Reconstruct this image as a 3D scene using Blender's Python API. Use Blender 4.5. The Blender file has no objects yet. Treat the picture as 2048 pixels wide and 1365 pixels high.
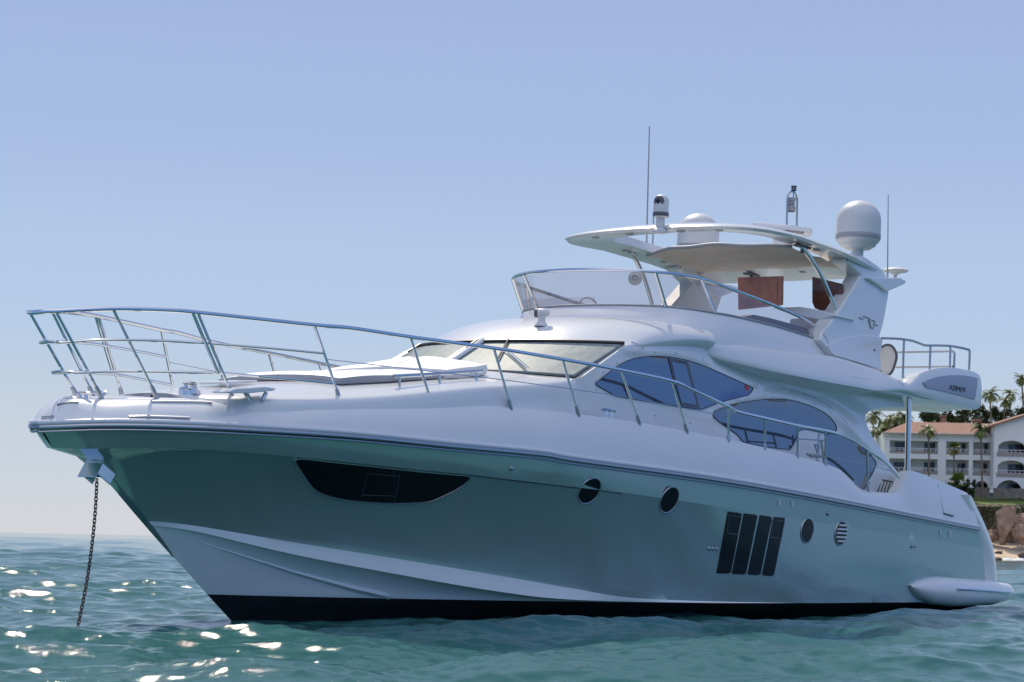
import bpy, math, random
import numpy as np
from mathutils import Vector, Matrix
from mathutils.bvhtree import BVHTree
from mathutils.noise import fractal
from mathutils.geometry import delaunay_2d_cdt

S = bpy.context.scene
COL = S.collection
random.seed(7)
R_ = math.radians

# ------------------------------------------------------------------ camera, sky, sun, exposure
TH = R_(52.49)                         # heading of the boat against the picture plane
CAM_F, CAM_H, CAM_ROLL, V0 = 4000.0, 1.06, 1.25, 1087.0
RIGHT = Vector((-math.cos(TH), math.sin(TH), 0))
DEPTH = Vector((-math.sin(TH), -math.cos(TH), 0))
CAM = -(7.40 * RIGHT + 39.48 * DEPTH); CAM.z = CAM_H
cam_data = bpy.data.cameras.new('camera')
cam = bpy.data.objects.new('camera', cam_data); COL.objects.link(cam)
cam_data.sensor_width = 36.0
cam_data.lens = CAM_F / 2048 * 36.0
cam_data.shift_y = (V0 - 682.5) / 2048
cam_data.clip_start, cam_data.clip_end = 0.5, 12000
cr = R_(CAM_ROLL)
up = Vector((0, 0, 1))
xr = RIGHT * math.cos(cr) + up * math.sin(cr)      # picture right / up after the roll
yu = up * math.cos(cr) - RIGHT * math.sin(cr)
cam.matrix_world = Matrix(((xr.x, yu.x, -DEPTH.x, CAM.x), (xr.y, yu.y, -DEPTH.y, CAM.y), (xr.z, yu.z, -DEPTH.z, CAM.z), (0, 0, 0, 1)))
S.camera = cam

SUN_AZ, SUN_EL = R_(-14), R_(51)
sd = RIGHT * math.sin(SUN_AZ) + DEPTH * math.cos(SUN_AZ)
SUN_DIR = Vector((sd.x * math.cos(SUN_EL), sd.y * math.cos(SUN_EL), math.sin(SUN_EL)))
FILL_GLOW = (1.00, 0.93, 0.78)  # fill light added to the unseen sky behind the camera
world = bpy.data.worlds.new('World'); S.world = world; world.use_nodes = True
wn, wl = world.node_tree.nodes, world.node_tree.links
wn.clear()
w_out = wn.new('ShaderNodeOutputWorld'); w_bg = wn.new('ShaderNodeBackground')
sky = wn.new('ShaderNodeTexSky'); sky.sky_type = 'NISHITA'; sky.sun_disc = False
sky.sun_elevation = SUN_EL
sky.sun_rotation = math.atan2(SUN_DIR.x, SUN_DIR.y)
sky.altitude = 0; sky.air_density = 1.0; sky.dust_density = 0.3; sky.ozone_density = 3.0
# the physical sky, flattened a little and shifted towards the violet-blue of the photograph by height above the horizon,
# with an added fill glow high in the sky behind the camera
w_tc = wn.new('ShaderNodeTexCoord'); w_sep = wn.new('ShaderNodeSeparateXYZ'); wl.new(w_tc.outputs['Generated'], w_sep.inputs[0])
w_ramp = wn.new('ShaderNodeValToRGB'); w_ramp.color_ramp.interpolation = 'EASE'
RAMP = [(0.0, (0.62, 0.65, 0.72)), (0.045, (0.55, 0.62, 0.72)), (0.12, (0.45, 0.58, 0.79)), (0.22, (0.375, 0.49, 0.755)), (0.30, (0.345, 0.435, 0.705)), (0.6, (0.29, 0.37, 0.55)), (1.0, (0.25, 0.30, 0.41))]
while len(w_ramp.color_ramp.elements) < len(RAMP): w_ramp.color_ramp.elements.new(0.5)
for e, (p, c) in zip(w_ramp.color_ramp.elements, RAMP): e.position = p; e.color = (*c, 1)
wl.new(w_sep.outputs['Z'], w_ramp.inputs[0])
SKY_K = 0.10
w_sc = wn.new('ShaderNodeVectorMath'); w_sc.operation = 'SCALE'; w_sc.inputs['Scale'].default_value = 1.0 / SKY_K; wl.new(w_ramp.outputs[0], w_sc.inputs[0])
w_mix = wn.new('ShaderNodeMixRGB'); w_mix.inputs[0].default_value = 0.90; wl.new(sky.outputs[0], w_mix.inputs[1]); wl.new(w_sc.outputs[0], w_mix.inputs[2])
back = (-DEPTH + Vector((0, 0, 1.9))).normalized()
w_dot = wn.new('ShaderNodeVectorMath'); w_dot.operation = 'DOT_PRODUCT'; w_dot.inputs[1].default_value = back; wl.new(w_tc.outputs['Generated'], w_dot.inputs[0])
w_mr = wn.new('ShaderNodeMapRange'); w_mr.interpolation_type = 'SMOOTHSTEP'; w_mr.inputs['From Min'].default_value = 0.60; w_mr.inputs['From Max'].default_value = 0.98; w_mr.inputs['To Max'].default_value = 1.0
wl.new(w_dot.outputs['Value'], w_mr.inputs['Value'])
w_fill = wn.new('ShaderNodeMixRGB'); w_fill.blend_type = 'ADD'; w_fill.inputs[2].default_value = (FILL_GLOW[0] / SKY_K, FILL_GLOW[1] / SKY_K, FILL_GLOW[2] / SKY_K, 1)
w_d2 = wn.new('ShaderNodeVectorMath'); w_d2.operation = 'DOT_PRODUCT'; w_d2.inputs[1].default_value = -sd; wl.new(w_tc.outputs['Generated'], w_d2.inputs[0])
w_m2 = wn.new('ShaderNodeMapRange'); w_m2.interpolation_type = 'SMOOTHSTEP'; w_m2.inputs['From Min'].default_value = -0.80; w_m2.inputs['From Max'].default_value = 0.0; wl.new(w_d2.outputs['Value'], w_m2.inputs['Value'])
w_deep = wn.new('ShaderNodeMixRGB'); w_deep.blend_type = 'MULTIPLY'; w_deep.inputs[2].default_value = (0.48, 0.70, 1.10, 1)   # the sky opposite the sun is a deeper blue
wl.new(w_m2.outputs[0], w_deep.inputs[0]); wl.new(w_mix.outputs[0], w_deep.inputs[1])
wl.new(w_mr.outputs[0], w_fill.inputs[0]); wl.new(w_deep.outputs[0], w_fill.inputs[1])
wl.new(w_fill.outputs[0], w_bg.inputs[0]); w_bg.inputs[1].default_value = SKY_K
wl.new(w_bg.outputs[0], w_out.inputs[0])
sun_data = bpy.data.lights.new('sun', 'SUN'); sun_data.energy = 3.6; sun_data.angle = R_(0.5); sun_data.color = (1, 0.90, 0.73)
sun = bpy.data.objects.new('sun', sun_data); COL.objects.link(sun)
sun.rotation_euler = (-SUN_DIR).to_track_quat('-Z', 'Y').to_euler()
S.view_settings.view_transform = 'Standard'; S.view_settings.look = 'None'
S.view_settings.exposure = 0.0; S.view_settings.gamma = 1.0
S.render.engine = 'CYCLES'
S.cycles.use_denoising = True
S.cycles.use_adaptive_sampling = False
S.cycles.sample_clamp_indirect = 0.6; S.cycles.blur_glossy = 4.0
cam_data.dof.use_dof = True; cam_data.dof.focus_distance = 29.0; cam_data.dof.aperture_fstop = 5.6
S.cycles.max_bounces = 8; S.cycles.transparent_max_bounces = 12

# ------------------------------------------------------------------ boat frame: x forward, y port, z up, slightly rolled and trimmed
br, bp = R_(1.5), R_(0.4)
Rx = Matrix(((1, 0, 0), (0, math.cos(br), math.sin(br)), (0, -math.sin(br), math.cos(br))))
Ry = Matrix(((math.cos(bp), 0, -math.sin(bp)), (0, 1, 0), (math.sin(bp), 0, math.cos(bp))))
BOAT = Ry @ Rx
BT = BOAT.transposed()
O_B = BT @ CAM

def ray_w(u, v):
    du, dv = u - 1024, v - V0
    uu = du * math.cos(cr) + dv * math.sin(cr); vv = -du * math.sin(cr) + dv * math.cos(cr)
    return RIGHT * (uu / CAM_F) + DEPTH - up * (vv / CAM_F)
def ray(u, v): return BT @ ray_w(u, v)
def Py(u, v, y):
    d = ray(u, v); return O_B + d * ((y - O_B.y) / d.y)
def Px(u, v, x):
    d = ray(u, v); return O_B + d * ((x - O_B.x) / d.x)
def Pz(u, v, z):
    d = ray(u, v); return O_B + d * ((z - O_B.z) / d.z)
def PY(u, v, Y, lo=-1.0, hi=21.4, n=1500):
    d = ray(u, v); prev = None; best = None
    for i in range(n + 1):
        x = lo + (hi - lo) * i / n
        s = (x - O_B.x) / d.x
        r = O_B.y + s * d.y - Y(x)
        if prev is not None and prev[0] * r <= 0 and abs(prev[0] - r) > 1e-12:
            f = prev[0] / (prev[0] - r); ss = prev[1] + (s - prev[1]) * f
            if best is None or ss < best: best = ss
        prev = (r, s)
    if best is None: raise ValueError('no hit %s %s' % (u, v))
    return O_B + d * best
def PW(u, v, dist):          # world point at a distance along the viewing depth
    return CAM + ray_w(u, v) * dist

# ------------------------------------------------------------------ curves
def lerp(a, b, t): return a + (b - a) * t
def interp(x, xs, ys):
    if x <= xs[0]: return ys[0]
    for i in range(len(xs) - 1):
        if x <= xs[i + 1]:
            t = (x - xs[i]) / (xs[i + 1] - xs[i])
            return lerp(ys[i], ys[i + 1], t)
    return ys[-1]
def cat(p, n=6, closed=False):
    """Catmull-Rom through points (tuples or Vectors)."""
    p = [Vector(a) for a in p]; m = len(p); out = []
    rng = range(m if closed else m - 1)
    for i in rng:
        p1, p2 = p[i], p[(i + 1) % m]
        p0 = p[(i - 1) % m] if closed or i > 0 else p1 * 2 - p2
        p3 = p[(i + 2) % m] if closed or i + 2 < m else p2 * 2 - p1
        for k in range(n):
            t = k / n
            out.append(0.5 * ((2 * p1) + (p2 - p0) * t + (2 * p0 - 5 * p1 + 4 * p2 - p3) * t * t + (3 * p1 - p0 - 3 * p2 + p3) * t ** 3))
    if not closed: out.append(p[-1].copy())
    return out
def resample(p, n):
    L = [0]
    for a, b in zip(p[:-1], p[1:]): L.append(L[-1] + (b - a).length)
    out = []; j = 0
    for i in range(n):
        s = L[-1] * i / (n - 1)
        while j < len(p) - 2 and L[j + 1] < s: j += 1
        d = L[j + 1] - L[j]
        out.append(p[j].lerp(p[j + 1], min(1, (s - L[j]) / d) if d > 0 else 0))
    return out
def by_x(p, xs):
    """sample a curve (descending x) at given x values -> (y,z)"""
    q = sorted(p, key=lambda a: a.x)
    X = [a.x for a in q]
    return [Vector((x, interp(x, X, [a.y for a in q]), interp(x, X, [a.z for a in q]))) for x in xs]

# ------------------------------------------------------------------ mesh builder
class MB:
    def __init__(s): s.v = []; s.f = []; s.m = []; s.mi = 0
    def add(s, vs, fs):
        o = len(s.v); s.v += [tuple(a) for a in vs]
        s.f += [tuple(i + o for i in f) for f in fs]; s.m += [s.mi] * len(fs); return s
    def grid(s, rows, close_u=False, close_v=False):
        n, m = len(rows), len(rows[0]); fs = []
        for i in range(n if close_u else n - 1):
            for j in range(m if close_v else m - 1):
                fs.append((i * m + j, i * m + (j + 1) % m, ((i + 1) % n) * m + (j + 1) % m, ((i + 1) % n) * m + j))
        return s.add([p for r in rows for p in r], fs)
    def box(s, c, d, rot=None):
        vs = [Vector((x * d[0] / 2, y * d[1] / 2, z * d[2] / 2)) for x in (-1, 1) for y in (-1, 1) for z in (-1, 1)]
        if rot: vs = [rot @ a for a in vs]
        return s.add([a + Vector(c) for a in vs], [(0, 1, 3, 2), (4, 6, 7, 5), (0, 4, 5, 1), (2, 3, 7, 6), (0, 2, 6, 4), (1, 5, 7, 3)])
    def tube(s, p, r, k=10, caps=True, closed=False):
        p = [Vector(a) for a in p]; n = len(p); rows = []
        ref = None
        for i in range(n):
            a = p[(i - 1) % n] if closed or i > 0 else p[i]
            b = p[(i + 1) % n] if closed or i < n - 1 else p[i]
            t = (b - a).normalized()
            if ref is None: ref = t.orthogonal().normalized()
            ref = (ref - t * ref.dot(t)).normalized(); bn = t.cross(ref)
            rr = r[i] if isinstance(r, (list, tuple)) else r
            rows.append([p[i] + (ref * math.cos(q) + bn * math.sin(q)) * rr for q in (2 * math.pi * j / k for j in range(k))])
        o = len(s.v); s.grid(rows, close_u=closed, close_v=True)
        if caps and not closed:
            s.f.append(tuple(o + j for j in range(k))[::-1]); s.m.append(s.mi)
            s.f.append(tuple(o + (n - 1) * k + j for j in range(k))); s.m.append(s.mi)
        return s
    def lathe(s, prof, c, axis=(0, 0, 1), k=32):
        q = Vector((0, 0, 1)).rotation_difference(Vector(axis)); c = Vector(c)
        rows = [[c + q @ Vector((r * math.cos(a), r * math.sin(a), z)) for a in (2 * math.pi * j / k for j in range(k))] for r, z in prof]
        return s.grid(rows, close_v=True)
    def plate(s, front, faces, edge, off):
        """front verts + faces, extruded by vector off with side walls along the edge loop (index list)"""
        n = len(front); vs = [Vector(a) for a in front] + [Vector(a) + Vector(off) for a in front]
        fs = [tuple(f) for f in faces] + [tuple(i + n for i in reversed(f)) for f in faces]
        for i in range(len(edge)):
            a, b = edge[i], edge[(i + 1) % len(edge)]; fs.append((b, a, a + n, b + n))
        return s.add(vs, fs)
    def prism(s, pts, off):
        pts = [Vector(p) for p in pts]
        return s.plate(pts, [tuple(range(len(pts)))], list(range(len(pts))), off)
    def mirror(s):
        o = len(s.v); s.v += [(x, -y, z) for x, y, z in s.v]
        s.f += [tuple(i + o for i in reversed(f)) for f in s.f]; s.m += list(s.m); return s
    def build(s, name, mats, parent=None, smooth=35, fix=True, bevel=0, weld=False):
        me = bpy.data.meshes.new(name); me.from_pydata(s.v, [], s.f)
        for m in (mats if isinstance(mats, (list, tuple)) else [mats]): me.materials.append(m)
        me.polygons.foreach_set('material_index', s.m)
        if fix:
            import bmesh
            b = bmesh.new(); b.from_mesh(me)
            if weld: bmesh.ops.remove_doubles(b, verts=b.verts, dist=1e-3)
            bmesh.ops.recalc_face_normals(b, faces=b.faces); b.to_mesh(me); b.free()
        if smooth:
            me.polygons.foreach_set('use_smooth', [True] * len(me.polygons)); me.set_sharp_from_angle(angle=R_(smooth))
        me.update()
        o = bpy.data.objects.new(name, me); COL.objects.link(o)
        if parent: o.parent = parent
        if bevel:
            b = o.modifiers.new('bevel', 'BEVEL'); b.width = bevel; b.segments = 2; b.limit_method = 'ANGLE'
        return o
    def bvh(s): return BVHTree.FromPolygons([Vector(a) for a in s.v], s.f)

def thing(name, label, cat, loc=(0, 0, 0), group=None, kind=None):
    o = bpy.data.objects.new(name, None); COL.objects.link(o); o.location = loc
    o.empty_display_size = 0.2
    o['label'] = label; o['category'] = cat
    if group: o['group'] = group
    return o
def tag(o, label=None, cat=None, group=None, kind=None):
    if label: o['label'] = label
    if cat: o['category'] = cat
    if group: o['group'] = group
    if kind: o['kind'] = kind
    return o

def inside(p, poly):
    x, y = p; c = False; n = len(poly)
    for i in range(n):
        x1, y1 = poly[i][0], poly[i][1]; x2, y2 = poly[i - 1][0], poly[i - 1][1]
        if (y1 > y) != (y2 > y) and x < (x2 - x1) * (y - y1) / (y2 - y1) + x1: c = not c
    return c
def cdt(poly, step):
    """triangulate a 2-D outline with interior points every `step`; returns pts, faces, edge indices"""
    poly = [Vector((p[0], p[1])) for p in poly]; n = len(poly)
    pts = list(poly)
    x0, x1 = min(p.x for p in poly), max(p.x for p in poly); y0, y1 = min(p.y for p in poly), max(p.y for p in poly)
    if step:
        y = y0 + step / 2; k = 0
        while y < y1:
            x = x0 + step * (0.25 + 0.5 * (k % 2))
            while x < x1:
                if inside((x, y), poly) and min((p - Vector((x, y))).length for p in poly) > step * 0.45: pts.append(Vector((x, y)))
                x += step
            y += step; k += 1
    r = delaunay_2d_cdt(pts, [(i, (i + 1) % n) for i in range(n)], [], 1, 1e-5)
    return [Vector(a) for a in r[0]], [tuple(f) for f in r[2]], list(range(n))
def edge_loop(faces):
    cnt = {}
    for f in faces:
        for i in range(len(f)): cnt[(f[i], f[(i + 1) % len(f)])] = 1
    nxt = {a: b for (a, b) in cnt if (b, a) not in cnt}
    if not nxt: return []
    st = next(iter(nxt)); loop = [st]; c = nxt[st]
    while c != st and len(loop) < 5000: loop.append(c); c = nxt.get(c, st)
    return loop

def hit(bvh, u, v):
    d = ray(u, v).normalized(); h = bvh.ray_cast(O_B, d)
    if h[0] is None: return None, None
    n = h[1]
    if n.dot(d) > 0: n = -n
    return h[0], n
def decal(bvh, poly, off=0.004, thick=0.02, step=12, mb=None, densify=0):
    """closed picture outline laid on a surface of the boat, as a thin raised plate"""
    if densify: poly = [a for a in resample([Vector((p[0], p[1], 0)) for p in list(poly) + [poly[0]]], densify)][:-1]
    pts, faces, _ = cdt(poly, step)
    P, N, keep = [], [], []
    c = Vector((sum(p[0] for p in poly) / len(poly), sum(p[1] for p in poly) / len(poly)))
    hs = [hit(bvh, p.x, p.y) for p in pts]
    avg = Vector((0, 0, 0))
    for h in hs:
        if h[0] is not None: avg += h[1]
    avg.normalize()
    ok = [h[0] for h in hs if h[0] is not None]
    for p, h in zip(pts, hs):
        if h[0] is None:            # slipped off the edge: carry on along the plane of the surface
            d = ray(p.x, p.y); q = min(ok, key=lambda a: ((a - O_B).normalized() - d.normalized()).length)
            P.append(O_B + d * ((q - O_B).dot(avg) / d.dot(avg)) + avg * off)
        else: P.append(h[0] + avg * off)
    mb = mb or MB()
    loop = edge_loop(faces)
    mb.plate(P, faces, loop, -avg * thick)
    return mb
def surf_pts(bvh, px, off=0.0):
    out = []
    for u, v in px:
        h, n = hit(bvh, u, v)
        if h is not None: out.append(h + n * off)
    return out

# ------------------------------------------------------------------ materials
def mat(name, col, rough=0.4, metal=0.0, spec=0.5, coat=0.0, noise=0.0, nscale=3.0, bump=0.0, bscale=60.0, ior=None, col2=None):
    m = bpy.data.materials.new(name); m.use_nodes = True
    nt = m.node_tree; b = nt.nodes['Principled BSDF']
    b.inputs['Base Color'].default_value = (*col, 1); b.inputs['Roughness'].default_value = rough
    b.inputs['Metallic'].default_value = metal; b.inputs['Specular IOR Level'].default_value = spec
    b.inputs['Coat Weight'].default_value = coat; b.inputs['Coat Roughness'].default_value = 0.025
    if ior: b.inputs['IOR'].default_value = ior
    if noise or bump:
        tc = nt.nodes.new('ShaderNodeTexCoord')
    if noise:
        n = nt.nodes.new('ShaderNodeTexNoise'); n.inputs['Scale'].default_value = nscale; n.inputs['Detail'].default_value = 6; n.inputs['Roughness'].default_value = 0.6
        nt.links.new(tc.outputs['Object'], n.inputs['Vector'])
        r = nt.nodes.new('ShaderNodeValToRGB'); r.color_ramp.elements[0].position = 0.3; r.color_ramp.elements[1].position = 0.7
        c2 = col2 or tuple(min(1, c * (1 + noise)) for c in col); c1 = tuple(c * (1 - noise) for c in col) if not col2 else col
        r.color_ramp.elements[0].color = (*c1, 1); r.color_ramp.elements[1].color = (*c2, 1)
        nt.links.new(n.outputs['Fac'], r.inputs['Fac']); nt.links.new(r.outputs['Color'], b.inputs['Base Color'])
    if bump:
        n2 = nt.nodes.new('ShaderNodeTexNoise'); n2.inputs['Scale'].default_value = bscale; n2.inputs['Detail'].default_value = 5
        nt.links.new(tc.outputs['Object'], n2.inputs['Vector'])
        bu = nt.nodes.new('ShaderNodeBump'); bu.inputs['Strength'].default_value = bump; bu.inputs['Distance'].default_value = 0.02
        nt.links.new(n2.outputs['Fac'], bu.inputs['Height']); nt.links.new(bu.outputs['Normal'], b.inputs['Normal'])
    return m

M = {}
M['white'] = mat('white_gelcoat', (0.72, 0.725, 0.725), 0.22, coat=0.5, noise=0.02, nscale=0.7)
M['deck'] = mat('nonskid_deck', (0.74, 0.74, 0.74), 0.55, noise=0.03, nscale=8, bump=0.15, bscale=400)
M['hull'] = mat('grey_green_metallic_hull', (0.44, 0.52, 0.495), 0.18, metal=0.6, coat=1.0, noise=0.04, nscale=0.6)
M['bottom'] = mat('white_bottom_paint', (0.80, 0.83, 0.81), 0.4, noise=0.03, nscale=1.0)
M['antifoul'] = mat('black_antifouling', (0.012, 0.012, 0.015), 0.55, noise=0.4, nscale=5)
M['steel'] = mat('polished_steel', (0.72, 0.72, 0.73), 0.10, metal=1.0)
M['brushed'] = mat('grey_steel', (0.45, 0.46, 0.48), 0.28, metal=0.9)
M['railstrip'] = mat('pale_rub_rail', (0.62, 0.64, 0.68), 0.25, coat=0.3)
M['glass'] = mat('dark_tinted_glass', (0.012, 0.02, 0.05), 0.03, spec=0.5, ior=3.0)
M['glass'].node_tree.nodes['Principled BSDF'].inputs['Specular Tint'].default_value = (0.74, 0.86, 1.0, 1)   # reflections tinted blue in place of a deeper blue sky
M['hullglass'] = mat('black_hull_glass', (0.010, 0.011, 0.013), 0.10, spec=0.25)
M['black'] = mat('black_rubber', (0.015, 0.015, 0.017), 0.4)
M['darkgrey'] = mat('dark_grey_plastic', (0.10, 0.10, 0.12), 0.4)
M['grey'] = mat('mid_grey_plastic', (0.32, 0.33, 0.35), 0.45)
M['dome'] = mat('radome_plastic', (0.62, 0.62, 0.62), 0.45, noise=0.03, nscale=4)
M['cushion'] = mat('white_vinyl_cushion', (0.70, 0.70, 0.70), 0.5, noise=0.04, nscale=5, bump=0.1, bscale=14)
M['cushion_shade'] = mat('shaded_cushion_side', (0.33, 0.34, 0.36), 0.6, noise=0.05, nscale=5)  # shade on the pad's sides put into a darker colour
M['canvas'] = mat('taupe_canvas', (0.60, 0.52, 0.45), 0.85, noise=0.08, nscale=3, bump=0.6, bscale=5)
M['wood'] = mat('varnished_wood', (0.36, 0.12, 0.05), 0.3, coat=0.5, noise=0.35, nscale=4)
M['darkwood'] = mat('dark_varnished_wood', (0.16, 0.06, 0.035), 0.25, coat=0.6, noise=0.35, nscale=5)
M['chain'] = mat('rusty_chain', (0.13, 0.062, 0.05), 0.7, metal=0.3, noise=0.5, nscale=25)
M['logo'] = mat('chrome_letter', (0.10, 0.10, 0.11), 0.25, metal=0.8)
M['panel'] = mat('lilac_grey_panel', (0.36, 0.38, 0.47), 0.5)
M['red'] = mat('red_sticker', (0.55, 0.05, 0.05), 0.5)
M['maroon'] = mat('maroon_lettering', (0.10, 0.008, 0.025), 0.5)
M['grille_shade'] = mat('grille_shadow', (0.05, 0.06, 0.06), 0.6)  # dark colour stands in for the shade between louvre slats

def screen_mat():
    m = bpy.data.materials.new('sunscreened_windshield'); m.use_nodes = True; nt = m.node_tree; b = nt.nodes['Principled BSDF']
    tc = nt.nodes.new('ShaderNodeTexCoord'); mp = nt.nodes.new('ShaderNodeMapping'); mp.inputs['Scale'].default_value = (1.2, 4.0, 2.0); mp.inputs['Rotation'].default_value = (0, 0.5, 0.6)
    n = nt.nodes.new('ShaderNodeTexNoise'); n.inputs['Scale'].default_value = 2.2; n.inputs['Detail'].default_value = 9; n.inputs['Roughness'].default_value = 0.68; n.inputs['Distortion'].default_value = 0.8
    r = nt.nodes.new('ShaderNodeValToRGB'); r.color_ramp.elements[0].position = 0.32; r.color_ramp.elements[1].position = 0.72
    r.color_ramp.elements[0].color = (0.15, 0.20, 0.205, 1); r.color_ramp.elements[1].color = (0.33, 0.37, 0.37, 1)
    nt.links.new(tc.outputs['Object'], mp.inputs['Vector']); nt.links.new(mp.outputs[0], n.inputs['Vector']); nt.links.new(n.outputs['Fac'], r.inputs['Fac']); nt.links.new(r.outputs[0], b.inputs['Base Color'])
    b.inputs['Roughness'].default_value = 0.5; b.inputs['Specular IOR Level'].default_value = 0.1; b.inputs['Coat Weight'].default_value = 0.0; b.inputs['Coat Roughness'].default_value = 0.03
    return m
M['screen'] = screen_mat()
def acrylic():
    m = bpy.data.materials.new('smoked_acrylic'); m.use_nodes = True; nt = m.node_tree; nt.nodes.remove(nt.nodes['Principled BSDF'])
    o = nt.nodes['Material Output']; t = nt.nodes.new('ShaderNodeBsdfTransparent'); t.inputs[0].default_value = (0.84, 0.80, 0.82, 1)
    g = nt.nodes.new('ShaderNodeBsdfGlossy'); g.inputs['Roughness'].default_value = 0.03
    lw_ = nt.nodes.new('ShaderNodeLayerWeight'); lw_.inputs[0].default_value = 0.5
    pw = nt.nodes.new('ShaderNodeMath'); pw.operation = 'POWER'; pw.inputs[1].default_value = 4.0; nt.links.new(lw_.outputs['Facing'], pw.inputs[0])
    fr = nt.nodes.new('ShaderNodeMath'); fr.operation = 'MULTIPLY_ADD'; fr.inputs[1].default_value = 0.45; fr.inputs[2].default_value = 0.04; nt.links.new(pw.outputs[0], fr.inputs[0])
    mx = nt.nodes.new('ShaderNodeMixShader')
    d = nt.nodes.new('ShaderNodeBsdfDiffuse'); d.inputs[0].default_value = (0.75, 0.74, 0.76, 1)
    m2 = nt.nodes.new('ShaderNodeMixShader'); m2.inputs[0].default_value = 0.10
    nt.links.new(fr.outputs[0], mx.inputs[0]); nt.links.new(t.outputs[0], m2.inputs[1]); nt.links.new(d.outputs[0], m2.inputs[2])
    nt.links.new(m2.outputs[0], mx.inputs[1]); nt.links.new(g.outputs[0], mx.inputs[2]); nt.links.new(mx.outputs[0], o.inputs[0])
    return m
M['acrylic'] = acrylic()

# ================================================================== THE YACHT
yacht = thing('yacht', 'large white flybridge motor yacht with grey-green hull at anchor', 'yacht')
yacht.matrix_world = BOAT.to_4x4()
Y = yacht

# ---- plan curves
def Yrub(x):
    if x < 9: return 2.6 - 0.05 * ((9 - x) / 9) ** 2
    return 2.6 * max(0.0, 1 - ((x - 9) / 12.12) ** 2.3) ** 0.6
def Ych(x):
    if x < 7: return 2.45
    return 2.45 * max(0.0, 1 - ((x - 7) / 12.5) ** 2.0) ** 0.85
rub_px = [(68, 851), (126, 849), (191, 847), (260, 847), (342, 849), (478, 855), (700, 869), (893, 888), (1080, 906), (1150, 918), (1430, 957), (1628, 992), (1850, 1036), (1957, 1057)]
rub = [Vector((21.12, 0, 2.145))] + [PY(u, v, Yrub) for u, v in rub_px]
def ins(x): return interp(x, [8, 14, 17, 19, 20.4, 20.8], [0.12, 0.18, 0.27, 0.42, 0.58, 0.59])
def Ybul(x): return max(0.0, Yrub(x) - ins(x))
NS = 140
def param(curve, n=NS):
    c = cat(curve, 8); return resample(c, n)
RUB = param(rub)
def Ykn(x): return max(0.0, Yrub(x + 0.12) - interp(x, [12, 16, 19, 21], [0.05, 0.10, 0.14, 0.10]))
kn_px = [(178, 898), (232, 897), (393, 899), (595, 915), (770, 933), (940, 950), (1050, 963), (1160, 976), (1290, 992)]
kn = [Vector((20.90, 0, 1.89))] + [PY(u, v, Ykn) for u, v in kn_px]
kz = kn[-1].z
for x in (10, 7, 4, 2, 1.2): kn.append(Vector((x, Ykn(x), lerp(kz, 1.22, (kn[10 - 1].x - x) / (kn[9].x - 1.2) if x < kn[9].x else 0))))
KN = param(kn)
ch_px = [(390, 1052), (586, 1085), (800, 1119), (1000, 1152), (1150, 1178), (1290, 1198)]
ch = [Py(282, 1041, 0.0)] + [PY(u, v, Ych) for u, v in ch_px]
for x in (8, 5, 2, 0.7): ch.append(Vector((x, Ych(x), lerp(ch[6].z, 0.2215, min(1, (ch[6].x - x) / 2.5)))))
CH = param(ch)
def Yc2(x): return max(0.0, Ych(x) + interp(x, [8, 14, 19], [0.0, 0.01, 0.0]))
c2_px = [(390, 1063), (586, 1109), (800, 1150), (1000, 1184), (1150, 1200)]
c2 = [Py(290, 1050, 0.0)] + [PY(u, v, Yc2) for u, v in c2_px]
for x in (10.5, 8, 5, 2, 0.65): c2.append(Vector((x, Yc2(x), lerp(c2[5].z, 0.2200, min(1, (c2[5].x - x) / 3)))))
C2 = param(c2)
ZB = 0.218
def Ybt(x):
    if x < 7: return 2.40
    return 2.40 * max(0.0, 1 - ((x - 7) / 11.35) ** 2.0) ** 0.9
xb0 = Py(414, 1189, 0.0)
bt = [Vector((xb0.x, 0, xb0.z))] + [Vector((x, Ybt(x), lerp(xb0.z, ZB, min(1, (xb0.x - x) / 4)))) for x in (18.0, 17.5, 17, 16, 15, 14, 13, 12, 10, 8, 5, 2, 0.6)]
BTL = param(bt)
kl = [Vector((17.9, 0, -0.15)), Vector((17.2, 0, -0.5)), Vector((16, 0, -0.8)), Vector((12, 0, -0.95)), Vector((5, 0, -0.9)), Vector((0.6, 0, -0.8))]
KL = param(kl)
hull = MB()
def strip(mb, A, B, n, bulge=lambda t, s: 0.0, mi=0):
    rows = []
    for i in range(len(A)):
        t = i / (len(A) - 1); r = []
        for k in range(n + 1):
            s = k / n; p = A[i].lerp(B[i], s); b = bulge(t, s)
            r.append(Vector((p.x + abs(b) * 0.0, max(0.0, p.y + b), p.z)))
        rows.append(r)
    mb.mi = mi; mb.grid(rows)
# knuckle step: the upper band stands a few centimetres proud of the topside
kni = [Vector((20.30, 0, 1.79)), Vector((20.31, 0.12, 1.80)), Vector((20.32, 0.28, 1.83))] + [p + Vector((0, -interp(p.x, [12, 15, 20.5], [0.0, 0.03, 0.05]), -interp(p.x, [12, 13], [0.0, 0.004]))) for p in kn[3:]]
KNi = param(kni)
strip(hull, RUB, KN, 4, lambda t, s: interp(t, [0, 0.35, 0.55], [0.02, 0.02, 0.0]) * 4 * s * (1 - s), 0)
strip(hull, KN, KNi, 1, mi=0)
strip(hull, KNi, CH, 12, lambda t, s: -interp(t, [0, 0.02, 0.15, 0.4, 0.6, 1], [0.0, 0.05, 0.16, 0.08, 0, 0.0]) * 4 * s * (1 - s), 0)
C2o = [Vector((p.x, p.y, p.z)) for p in C2]
strip(hull, CH, C2o, 2, mi=1)
C2i = [Vector((p.x, max(0, p.y - interp(i / NS, [0, 0.04, 0.4, 0.6], [0, 0.06, 0.08, 0.02])), p.z + 0.005)) for i, p in enumerate(C2o)]
strip(hull, C2o, C2i, 1, mi=1)
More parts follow.
